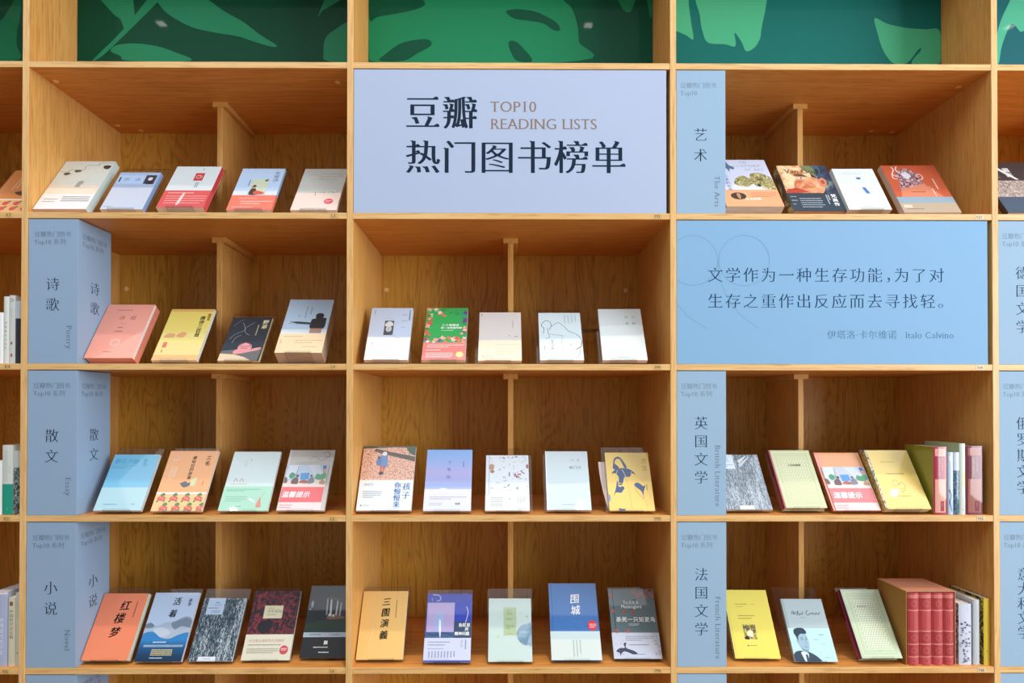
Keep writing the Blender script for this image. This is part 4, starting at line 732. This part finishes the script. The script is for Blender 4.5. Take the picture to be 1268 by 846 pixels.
book('L6c', tex('bark_print', '1C2E38', '3E5666', 'C6D0D6'), 'dark teal bark-textured cover with pale blue label patch', [('r', .12, 0, .52, .27, 'B9CFEA'), ('m', .3, .06, .42, .09, 1, '4E6478'), ('t', '一九八四', .24, .115, .05, '3E5266', {'style': 'song'}), ('m', .16, .15, .5, .18, 1, '4E6478'), ('m', .24, .2, .44, .25, 2, '7A90A6'), ('r', .22, .93, .62, 1, 'E3E8F0'), ('m', .34, .95, .5, .97, 1, '8A94A4')], pages='CCD2D8', stl='clear acrylic easel stand behind the dark teal textured book')
book('L6d', tex('crimson_floral_print'), 'crimson floral dark book with cream title plate, cream band and round red sticker', [
    ('r', .28, .22, .68, .41, 'DED9B8'), ('m', .36, .25, .62, .27, 1, 'B9B08A'), ('t', '百年孤独', .345, .305, .078, '6E5E4C', {'style': 'song'}), ('m', .36, .345, .6, .365, 1, 'A09470'), ('q', [(.2, .5), (.34, .44), (.52, .46), (.46, .6), (.28, .62)], '241C26'), ('r', .07, 0, .078, .64, '1A1218')],
    band=(.64, 'DCD9C4', [('t', '中文版全球首次正式授权', .08, .73, .068, 'B8606A', {'style': 'song'}), ('m', .08, .775, .85, .80, 1, '8E887A'), ('m', .08, .83, .72, .91, 3, '9E988A'), ('c', .85, .86, .09, 'C84C5A'), ('m', .79, .83, .91, .87, 2, 'F4D8D8')]), pages='D4DCE0', stl='clear acrylic easel stand behind the crimson floral book')
book('L6e', '1E2A2E', 'black paperback with white columned porch photo, tucked against the upright', [
    ('r', 0, 0, 1, .60, '182428'), ('q', [(0, .56), (.3, .5), (.6, .48), (1, .5), (1, .64), (0, .64)], '1F3A28'), ('p', [(.4, .17), (.43, .17), (.46, .42), (.43, .42)], 'A9B8CC'), ('p', [(.49, .19), (.52, .19), (.56, .43), (.51, .43)], 'DDE2E8'), ('p', [(.64, .22), (.67, .22), (.68, .43), (.64, .43)], 'C9D0D8'), ('p', [(.73, .24), (.76, .24), (.76, .44), (.72, .44)], 'B8BEC6'), ('q', [(.46, .44), (.56, .42), (.82, .44), (.84, .47), (.5, .48)], '8A5E44'), ('p', [(.38, .17), (.5, .15), (.78, .2), (.78, .225), (.4, .19)], '4A4640'),
    ('c', .52, .42, .035, 'E6E9EC'), ('c', .6, .43, .03, 'D2D4D6'), ('q', [(.06, .24), (.1, .22), (.12, .28), (.08, .32)], '9DB0C4'), ('c', .06, .34, .015, 'B4C4D4'),
    ('r', 0, .66, 1, .725, 'B9CCD8'), ('c', .54, .692, .02, 'E2713A', .03), ('c', .54, .69, .012, 'F2F4F4', .024), ('m', .14, .68, .44, .705, 1, '6E8290'), ('m', .62, .68, .95, .705, 1, '6E8290'), ('r', 0, .725, 1, 1, '1C1F22'), ('t', '飘', .48, .80, .09, 'F2F2F0', {'style': 'bold'}), ('m', .27, .845, .82, .875, 1, 'E6E8E8'), ('m', .40, .915, .6, .94, 1, 'E6E8E8')], pages='8A8680', stl='clear acrylic easel stand behind the black paperback', wd=57)
# ---- centre lower
book('M6a', 'F0C476', 'ochre yellow novel with four black brush characters down its centre', [
    ('t', '三', .45, .17, .19, '18120A', {'style': 'brush'}), ('t', '國', .45, .33, .19, '18120A', {'style': 'brush'}), ('t', '演', .45, .49, .19, '18120A', {'style': 'brush'}), ('t', '義', .45, .66, .19, '18120A', {'style': 'brush'}), ('m', .76, .14, .79, .40, 1, 'A07C40', 1), ('s', [(.30, .54), (.26, .72), (.24, .90)], .008, 'FBE9C6')], pages='E9E4D8', stl='clear acrylic easel stand behind the ochre yellow novel', dx=2.5)
book('M6b', '3A44AE', 'royal blue book with lilac picture square and white text band', [
    ('r', .02, .14, .62, .66, 'B4A6D6'), ('q', [(.18, .4), (.28, .28), (.38, .34), (.38, .5), (.3, .60), (.22, .52)], '9DB4E0'), ('r', .02, .575, .62, .66, '3A5E8A'), ('s', [(.04, .60), (.2, .62), (.4, .59), (.6, .62)], .02, '24405E'), ('q', [(.29, .40), (.33, .42), (.34, .58), (.33, .66), (.30, .56)], 'EFEAF4'), ('p', [(.62, .14), (1, .1), (1, .42), (.62, .42)], '2A40B8'), ('r', .62, .42, 1, .66, '2E4866'),
    ('t', '鱼缸里', .72, .475, .085, 'F2F4F8', {'style': 'bold'}), ('t', '的', .86, .535, .08, 'F2F4F8', {'style': 'bold'}), ('t', '精神问题', .64, .60, .08, 'F2F4F8', {'style': 'bold'}),
    ('s', [(.12, .02), (.26, .03), (.3, .09), (.22, .12)], .02, 'B8B4D8'), ('s', [(.88, .2), (.92, .3), (.84, .5)], .015, 'C9CCE6'), ('s', [(.12, .12), (.1, .06)], .012, 'A9A8D0')],
    band=(.66, 'CFD6EE', [('m', .08, .70, .55, .78, 2, '7E86A8'), ('m', .08, .80, .5, .83, 1, '9AA2C0'), ('m', .08, .85, .68, .93, 9, '5E6688', 1), ('m', .06, .955, .7, .965, 1, '9AA2C0'), ('t', '我们的', .80, .69, .045, '5E6688', vt(1.1)), ('m', .86, .69, .91, .94, 1, '5A628A', 1), ('r', 0, .975, 1, 1, '4A50B0')]), pages='C9CCE0', stl='clear acrylic easel stand behind the royal blue book', dx=0)
book('M6c', 'C9DED8', 'pale mint book with a plain watercolour blue globe at its right edge', [
    ('r', .35, .15, .65, .60, 'B4C8A0'), ('m', .41, .19, .59, .21, 1, '8CA07C'), ('t', '童话', .42, .25, .07, '7C9070', {'style': 'song'}), ('m', .41, .32, .59, .36, 2, '8CA07C'), ('m', .4, .43, .6, .5, 3, '8CA07C'), ('m', .44, .56, .56, .58, 1, '8CA07C'),
    ('q', [(.655, .60), (.68, .50), (.78, .44), (.90, .41), (.995, .42), (.995, .75), (.92, .76), (.80, .74), (.70, .68)], tex('soft_print', '6E8FA8', '86A4BA', '9AB4C6', 'B4C8D2')), ('c', .90, .3, .02, 'C9B27C'), ('c', .22, .62, .025, 'BCD38A'), ('c', .74, .24, .02, 'D2D8A0'), ('c', .1, .06, .01, '9AB4C0'), ('c', .56, .06, .008, '9AB4C0'), ('c', .28, .3, .012, 'A9C0C8'), ('c', .90, .57, .012, '5E7C94'), ('c', .93, .73, .014, '5E7C94')], pages='D8DCD2', stl='clear acrylic easel stand behind the pale mint globe book', hh=92)
book('M6d', '3D74B8', 'tall royal blue hardback with two white brush characters and pale band', [
    ('r', .05, 0, .058, 1, '27518A')]+[('o', .53, .34, .14+.045*k, .004, '5C90CE') for k in range(6)]+[('t', '围', .44, .22, .20, 'F4F7FA', {'style': 'brush'}), ('t', '城', .44, .37, .20, 'F4F7FA', {'style': 'brush'}), ('c', .86, .565, .10, 'DC3B4C'), ('m', .80, .54, .93, .60, 3, 'F6D0D4'), ('m', .525, .56, .54, .63, 1, '1E3F70', 1)],
    soft=False, band=(.64, 'C4D8DC', [('r', 0, .74, 1, 1, 'D6E2DE'), ('m', .42, .75, .62, .95, 3, '8FA6A8', 1)]), pages='6E7C98', st=True, stl='clear acrylic easel stand behind the tall royal blue hardback', wd=58)
pe = []
rr = random.Random(21)
for (cu_, cv_) in ((.56, .05), (.64, .1), (.72, .07), (.8, .12), (.92, .06), (.98, .1), (.86, .03), (.06, .33), (.3, .345), (.5, .35), (.1, .62), (.34, .62), (.04, .1)):
    for q in range(5):
        an = q*1.256+rr.uniform(0, 1); pe.append(('c', min(max(cu_+.028*math.cos(an), .02), .98), max(cv_+.018*math.sin(an), .013), .017, 'C8605A'))
book('M6e', '5E7478', 'slate grey book with coral flowers and white English and Chinese titles', [('r', .085, .0, .1, .75, '2A3236')]+pe+[('c', .32, .35, .012, '3A2A2A'), ('c', .5, .355, .02, '7A2A30'),
    ('t', 'To Kill A', .30, .205, .11, 'E9EEF0', {'style': 'bold', 'squash': .85}), ('t', 'Mockingbird', .25, .265, .105, 'E9EEF0', {'style': 'bold', 'squash': .85}), ('t', '杀死一只知更鸟', .12, .455, .112, 'F2F5F5', {'style': 'bold', 'step': 1.08}), ('m', .38, .51, .6, .545, 2, 'D4DCDE'), ('q', [(.5, .17), (.56, .155), (.6, .165), (.55, .18)], '2A3236'), ('q', [(.86, .03), (.94, .01), (.95, .04)], '2A3236')],
    band=(.64, 'C6CEE0', [('m', .28, .68, .85, .76, 3, '9098B0'), ('m', .34, .80, .8, .82, 1, '5A6280'), ('q', [(.06, .9), (.12, .86), (.24, .85), (.22, .8), (.28, .78), (.27, .85), (.42, .89), (.5, .93), (.4, .94), (.24, .90), (.16, .93), (.14, .96), (.12, .92)], '3A4254'), ('m', .5, .93, .66, .945, 1, '5A6280')]+[('c', rr.uniform(.02, .3), rr.uniform(.70, .97), .008, 'B87078') for k in range(16)]+[('c', rr.uniform(.85, .98), rr.uniform(.68, .97), .01, 'B87078') for k in range(14)]), pages='8A8694', soft=False, stl='clear acrylic easel stand behind the slate grey book', dx=-1, wd=58)
# ---- French literature
book('N6a', 'EFDD62', 'lemon yellow paperback with small dark engraving beside the French literature sign', [
    ('r', .03, .0, .04, 1, 'D9C65C'), ('m', .22, .20, .55, .235, 1, 'B8A04A'), ('m', .58, .21, .7, .23, 1, 'C9B45A'), ('m', .22, .245, .5, .265, 1, 'C9B45A'), ('m', .24, .37, .6, .45, 2, 'A8924A'), ('r', .30, .52, .58, .73, tex('painterly_print', '3A3426', '6B5F3C', 'B8A858', 'E2D27A')), ('q', [(.36, .66), (.42, .6), (.5, .62), (.48, .7)], 'F0E6C0'), ('q', [(.3, .7), (.36, .68), (.4, .73), (.3, .73)], '2A261C'), ('c', .34, .82, .015, '4A4228'), ('m', .38, .81, .6, .83, 1, 'A8924A')], scol=tex('painterly_print', '2E2A22', '5A4E3C', 'C0A890', 'EADCCB'), pages='E4D9A0', stl='clear acrylic easel stand behind the lemon yellow paperback', hh=87, wd=54, dx=-3)
sig = [(.18, .26), (.22, .20), (.25, .26), (.22, .24), (.28, .22), (.31, .27), (.34, .2), (.36, .27), (.40, .24), (.43, .26), (.47, .21)]
sig2 = [(.60, .19), (.54, .22), (.56, .27), (.62, .25), (.66, .23), (.68, .26), (.72, .23), (.75, .26), (.79, .23), (.82, .26), (.88, .22)]
book('N6b', 'AFC0C4', 'grey book with handwritten signature above a blue-toned photo of a young man in suit', [
    ('r', .03, 0, .045, 1, '8A9A9E'), ('s', sig, .012, '2A3034'), ('s', sig2, .012, '2A3034'), ('m', .38, .30, .54, .32, 1, '7A8A8E'),
    ('r', 0, .48, 1, 1, 'BCE0EC')] + [
    ('q', [(.10, .84), (.0, .9), (.0, 1.0), (.58, 1.0), (.60, .96), (.46, .88), (.3, .84)], '2E4254'), ('p', [(.18, .86), (.28, .83), (.36, .88), (.33, 1), (.24, 1)], 'D6E8F0'), ('p', [(.28, .89), (.33, .89), (.35, 1), (.28, 1)], '3A5064'),
    ('q', [(.16, .58), (.24, .53), (.36, .55), (.42, .62), (.43, .72), (.41, .79), (.36, .85), (.28, .85), (.20, .78), (.16, .70)], '9DBCCB'), ('q', [(.16, .62), (.12, .56), (.14, .50), (.24, .475), (.36, .48), (.42, .53), (.40, .57), (.28, .57), (.21, .61), (.19, .68)], '24384A'), ('q', [(.15, .66), (.18, .65), (.19, .71), (.16, .71)], '8AAABB'),
    ('s', [(.25, .635), (.31, .63)], .013, '2E4254'), ('s', [(.36, .63), (.40, .635)], .013, '2E4254'), ('s', [(.25, .66), (.31, .66)], .014, '3A5064'), ('s', [(.36, .66), (.40, .66)], .014, '3A5064'), ('s', [(.35, .66), (.36, .72), (.34, .73)], .009, '6A8CA0'), ('s', [(.30, .775), (.34, .77), (.38, .775)], .011, '4A6A80'), ('q', [(.22, .78), (.3, .82), (.38, .82), (.34, .85), (.26, .84)], '7496A8'),
    ('m', .70, .57, .84, .60, 1, '6A96AC'), ('m', .55, .65, .68, .67, 1, '8ABACC'), ('m', .74, .72, .84, .74, 1, '8ABACC'), ('m', .74, .93, .9, .945, 1, '6A96AC')], pages='C9D0D0', stl='clear acrylic easel stand behind the grey book with portrait photo', hh=92, dx=-4.5)
book('N6c', 'BFD0B0', 'green hardback with white dotted lattice and magenta spine beside the red set', FR('DDE6C4')+lattice(.2, .15, .82, .86, 9, 22, 'F2F0DA')+[('m', .3, .24, .66, .28, 1, '6E7A6A'), ('c', .5, .90, .02, 'A9BCA8')],
     soft=False, scol='7A1E50', spitems=[('r', 0, 0, .3, 1, '5E1A2E'), ('r', .32, 0, .5, 1, 'B84A86'), ('r', .0, .45, .3, .95, '9A5A5E')], pages='CBB8A8', stl='clear acrylic easel stand behind the green lattice hardback', wd=50)

# ---------------------------------------------------------------- books that stand spine out
def upright_book(x0, x1, j, y0, hgt, depth, spine, side, label, group, items=(), pages='E9E2D4', rnd=.9, name='book'):
    zs = SZ[j+1]+HT+.05; w_ = x1-x0
    r = empty(name, W((x0+x1)/2, y0, zs)); tag(r, label, 'book', group)
    sm = paper(spine) if isinstance(spine, str) else spine; dm = paper(side) if isinstance(side, str) else side
    c = .35; a = w_/2; m = MB()
    m.box(-a, -a+c, rnd, depth, 0, hgt, dm); m.box(a-c, a, rnd, depth, 0, hgt, dm)
    n = 6; ring = [(-a+w_*k/n, rnd*(1-math.sin(math.pi*k/n)**.6)) for k in range(n+1)]
    v = [(x, y, z) for z in (0, hgt) for x, y in ring]+[(x, rnd+.4, z) for z in (0, hgt) for x, y in ring]; N = n+1
    m.add(v, [(k, k+1, N+k+1, N+k) for k in range(n)]+[(k+1, k, 2*N+k, 2*N+k+1) for k in range(n)]+[(N+k, N+k+1, 3*N+k+1, 3*N+k) for k in range(n)]+[(2*N+k+1, 2*N+k, 3*N+k, 3*N+k+1) for k in range(n)], sm)
    m.build('cover', r)
    pb = MB(); pb.box(-a+c, a-c, rnd+.4, depth-1, .8, hgt-.8, pages_mat(pages)); pb.build('page_block', r)
    p = Print(lambda u, b, e: (u-a, rnd*(1-max(0, math.sin(math.pi*min(max(u/w_, 0), 1)))**.6)-e-.02, hgt-b), w_, hgt)
    def strips(it):     # rectangles follow the round of the spine
        if it[0] != 'r': return [it]
        n_ = max(1, int((it[3]-it[1])*8)); return [('r', it[1]+(it[3]-it[1])*k/n_, it[2], it[1]+(it[3]-it[1])*(k+1)/n_, it[4], it[5]) for k in range(n_)]
    e0 = p.e
    for it in items:
        for s_ in strips(it): p.run([s_]); p.e -= .007
        p.e += .007
    p.done(r, 'spine_print', 'spine_lettering'); return r
G = 'upright books on the %s shelf'
upright_book(-626.6, -619.0, 2, 6, 64, 55, 'F1F4F5', 'E6EAEC', 'short bright white book at the left photo edge', G % 'far left poetry', [])
upright_book(-618.7, -612.1, 2, 6, 84, 55, 'DDE3DC', 'D4DCD6', 'tall off-white book with black vertical title at the far left', G % 'far left poetry', [('m', .4, .2, .7, .3, 1, '8A9290', 1), ('t', '的世界书之文学', .5, .36, .42, '3A4240', vt(1.9))])
upright_book(-611.9, -604.3, 2, 6, 85.5, 55, 'D3DAD8', 'CCD4D2', 'off-white book with grey ring emblem and red seals at the far left', G % 'far left poetry', [('o', .5, .07, .2, .08, '6E7A78'), ('m', .3, .17, .6, .4, 2, '7A8684', 1), ('r', .35, .68, .62, .72, 'B8485A'), ('m', .3, .74, .5, .84, 1, '8A9492', 1), ('r', .35, .85, .62, .9, 'B8485A')])
upright_book(-604.1, -597.4, 2, 6, 78.5, 55, '2B2E38', 'C9D4DC', 'dark spined book with pale blue top beside the left upright', G % 'far left poetry', [('r', .0, .0, 1, .28, 'C4D2DC'), ('m', .4, .06, .6, .22, 1, '6A7A88', 1)])
upright_book(-630.5, -619.4, 3, 6, 67, 55, 'E6EAE8', 'E0E4E2', 'white book cut by the left photo edge beside the teal one', G % 'far left essay', [('m', .6, .3, .8, .8, 1, '7A8684', 1)])
upright_book(-619.0, -605.8, 3, 6, 86.5, 55, 'D5DDD6', 'D0D8D2', 'pale book with solid teal lower half of its spine', G % 'far left essay', [('r', 0, .56, 1, 1, '159A80'), ('m', .2, .08, .55, .52, 2, '4E5A58', 1), ('m', .6, .3, .75, .5, 1, '7A8684', 1), ('m', .4, .9, .6, .96, 1, 'E6F4F0', 1)])
upright_book(-605.5, -597.3, 3, 6, 79.5, 55, tex('painterly_print', '1A2024', '2E3A3E', '8A9A9A', 'C9D2D0'), 'C9D0CE', 'black and white patterned book with pale top beside the left upright', G % 'far left essay', [('r', 0, 0, 1, .26, 'CDD6D4'), ('m', .35, .06, .6, .2, 1, '5A6664', 1)])
upright_book(-629.5, -611.6, 4, 6, 91.5, 95, 'A9B6D6', 'B4BEDA', 'periwinkle blue book with white title, cut by the left photo edge', G % 'far left novel', [('r', 0, 0, 1, .03, 'E6DCE8'), ('m', .3, .12, .7, .3, 1, '6A78A8', 1), ('t', '中国现代哲学史', .60, .34, .34, 'E9EDF6', vt(1.1)), ('m', .5, .74, .7, .92, 1, 'E0E6F2', 1)], pages='D8D2CC')
upright_book(-610.5, -601.6, 4, 6, 85, 55, 'DAD8C0', 'D2D0BA', 'cream book with vertical Chinese title and small red mark at far left', G % 'far left novel', [('r', .25, .06, .7, .12, '8A5A48'), ('t', '中国哲学论文精', .5, .17, .52, '3E3A34', vt(1.15)), ('m', .4, .86, .6, .95, 1, '6A665C', 1)])
upright_book(-601.2, -595.6, 4, 6, 91, 55, 'D8E0D6', 'D0D8D0', 'pale green-white book squeezed against the left upright', G % 'far left novel', [('m', .35, .12, .65, .55, 1, '4A5652', 1), ('c', .5, .82, .12, '3A4240')])
# British literature row
VS = lambda a, b: [('r', .12, .03, .9, .14, a), ('r', .12, .48, .9, .97, a), ('m', .3, .05, .75, .13, 4, b, 1), ('m', .35, .17, .75, .44, 2, 'F2D8C8', 1), ('r', .5, .80, .78, .95, b), ('m', .56, .82, .72, .93, 1, 'E8B4A0', 1)]
upright_book(542.0, 558.9, 3, 5, 85, 52, '9E1B3C', '8A8A2E', 'thick maroon book with pink lower spine and olive side beside the yellow book', G % 'British literature', VS('DDA08E', 'A02440'))
upright_book(560.2, 567.0, 3, 5, 78, 50, 'B9CCE2', 'C4D4E6', 'thin pale blue-white book between the maroon and navy spines', G % 'British literature', [('r', .2, .06, .8, .14, 'DDE8F2'), ('s', [(.2, .6), (.6, .7), (.3, .8), (.7, .95)], .2, '4A6A8E'), ('m', .4, .2, .6, .5, 1, '8A9CB4', 1)])
upright_book(567.3, 574.6, 3, 5, 78, 50, tex('painterly_print', '1E3A4E', '2A4E66', '4A7088', 'A0B8C4'), 'A9C0D4', 'thin navy speckled book with pale blue top among the upright books', G % 'British literature', [('r', 0, 0, 1, .29, 'C6D6EA')])
upright_book(574.9, 582.3, 3, 5, 89, 60, 'CFDCD2', 'B4C4A0', 'tallest pale green-white book, just left of the last maroon spine', G % 'British literature', [('m', .5, .1, .7, .26, 1, '8A9A90', 1), ('r', .5, .4, .95, .60, 'D9D68A'), ('c', .5, .93, .08, '5A6A66'), ('m', .4, .6, .6, .85, 1, '9AAAA0', 1)])
upright_book(582.8, 604.0, 3, 5, 86, 58, '6E1730', '5A1428', 'dark maroon book with dull pink spine panels, last before the right upright', G % 'British literature', VS('A05C4C', '7A1E34'))
# slipcase with its four red volumes
zs = SZ[5]+HT
sl = empty('slipcase', W(538, 5.5, zs+.05)); tag(sl, 'open tan cardboard slipcase around four red volumes', 'slipcase')
kraft, kr2 = paper('C98A6A', .15, .6), paper('A87C3E', .1, .6); m = MB(); a = 31
m.box(-a, -a+.8, 0, 55, 0, 92, kr2); m.box(a-.8, a, 0, 55, 0, 92, kraft); m.box(-a+.8, a-.8, 0, 55, 91.2, 92, kraft); m.box(-a+.8, a-.8, 0, 55, 0, .5, kraft); m.box(-a+.8, a-.8, 54.2, 55, .5, 91.2, kraft); m.build('case', sl)
bx = [(509.0, 523.4), (523.9, 539.2), (539.7, 553.6), (554.1, 567.0)]
for k, (p0, p1) in enumerate(bx):
    its = []
    for v_ in (.03, .055, .235, .525, .705, .88): its.append(('r', .0, v_, 1, v_+.014, 'E08A80'))
    for (v0, v1) in ((.07, .225), (.545, .695), (.725, .87)): its.append(('r', .14, v0, .86, v1, 'A8343C')); its.append(('o', .5, (v0+v1)/2, .2, .05, 'C85A5C'))
    its += [('m', .38, .29, .6, .48, 1, '8A2A30', 1), ('c', .5, .945, .06, '7A242C')]
    upright_book(p0, p1, 4, 4.0, 89.5, 48, 'B9434A', 'A83840', ['first', 'second', 'third', 'last'][k]+' from the left of the four red gilt volumes in the slipcase', 'red volumes in the slipcase', its, rnd=2.2, name='book')
for o in [c for c in COL.objects if c.name.startswith('book') and c.get('group') == 'red volumes in the slipcase']: o.location.z += .7*U
upright_book(573.9, 589.6, 4, 6, 76, 50, 'CAD3E4', tex('painterly_print', '2E3444', '5A6478', 'A9B4C8', 'DCE2EC'), 'white book with blue ink flower pattern right of the slipcase', G % 'French literature', [('m', .6, .06, .8, .2, 1, '8A9AB8', 1)]+[('q', [(u_-.09, v_), (u_, v_-.014), (u_+.09, v_+.004), (u_, v_+.016)], c_) for u_, v_, c_ in [(random.Random(q).uniform(.12, .88), random.Random(q+99).uniform(.3, .97), random.Random(q+7).choice(('5A6884', '7A88A4', '3E4A62', '9AA8C0'))) for q in range(46)]])
upright_book(591.8, 599.8, 4, 6, 81, 50, 'BCC8D0', 'C9D0D4', 'thin grey-blue book between the floral and the yellow spines', G % 'French literature', [('m', .4, .1, .6, .5, 1, '8A98A4', 1), ('m', .4, .85, .6, .95, 1, '7A8894', 1)])
upright_book(604.4, 612.4, 4, 5, 83, 56, 'E6CE46', tex('painterly_print', '1E1A16', '3A3226', 'C9A83E', 'E2C650'), 'bright yellow book with speckled black side, last beside the right upright', G % 'French literature', [('m', .4, .25, .6, .55, 1, 'B09A30', 1), ('c', .5, .79, .08, '5A4E1E'), ('m', .4, .84, .6, .94, 1, 'B09A30', 1)])
# small extras on the centre shelves
r = empty('acrylic_riser', W(118, 78, SZ[3]+HT+.05)); tag(r, 'low clear acrylic riser behind the two rightmost books on the centre upper shelf', 'display riser')
m = MB(); m.box(-24, 24, 0, 26, 52.5, 54, ae); m.build('top_plate', r)
for x in (-24, 23): m = MB(); m.box(x, x+1, 0, 26, 0, 52.4, ac); m.build('side_sheet', r)
j, x, y0, w, h, t, lean, yaw = DATA['M4d']
r = empty('leaflet', W(x, y0, SZ[j+1]+HT+t*math.sin(lean)+2.3), (-lean, 0, yaw)); tag(r, 'pale blue leaflet peeping out above the ink outline book', 'leaflet')
m = MB(); m.box(-14, 8, t+1.5, t+1.8, 6, h+6, paper('BFDDEA')); m.build('sheet', r)
p = Print(lambda a, b, e: (a-14, t+1.5-e, h+6-b), 22, h); p.run([('q', [(.05, .01), (.3, .005), (.5, .03), (.8, .01), (.95, .04), (.5, .06), (.1, .05)], '4F9CC4')]); p.done(r, 'sheet_print', 'sheet_lettering')
j, x, y0, w, h, t, lean, yaw = DATA['M5e']
r = empty('leaflet', W(x, y0, SZ[j+1]+HT+t*math.sin(lean)+2.3), (-lean, 0, yaw)); tag(r, 'curled pale pink leaflet behind the left edge of the golden yellow book', 'leaflet')
m = MB(); n = 10; pk = paper('EED6D0')
v = [(-w/2-8.5+8*(k/n)**2+q, t+1.6+.6*math.sin(3*k/n), 4+66*(1-k/n)) for k in range(n+1) for q in (0, 12)]
m.add(v, [(2*k, 2*k+1, 2*k+3, 2*k+2) for k in range(n)], pk); o = m.build('sheet', r); sm_ = o.modifiers.new('thick', 'SOLIDIFY'); sm_.thickness = .2*U
bpy.data.objects.remove(_fo); bpy.data.curves.remove(_fc)
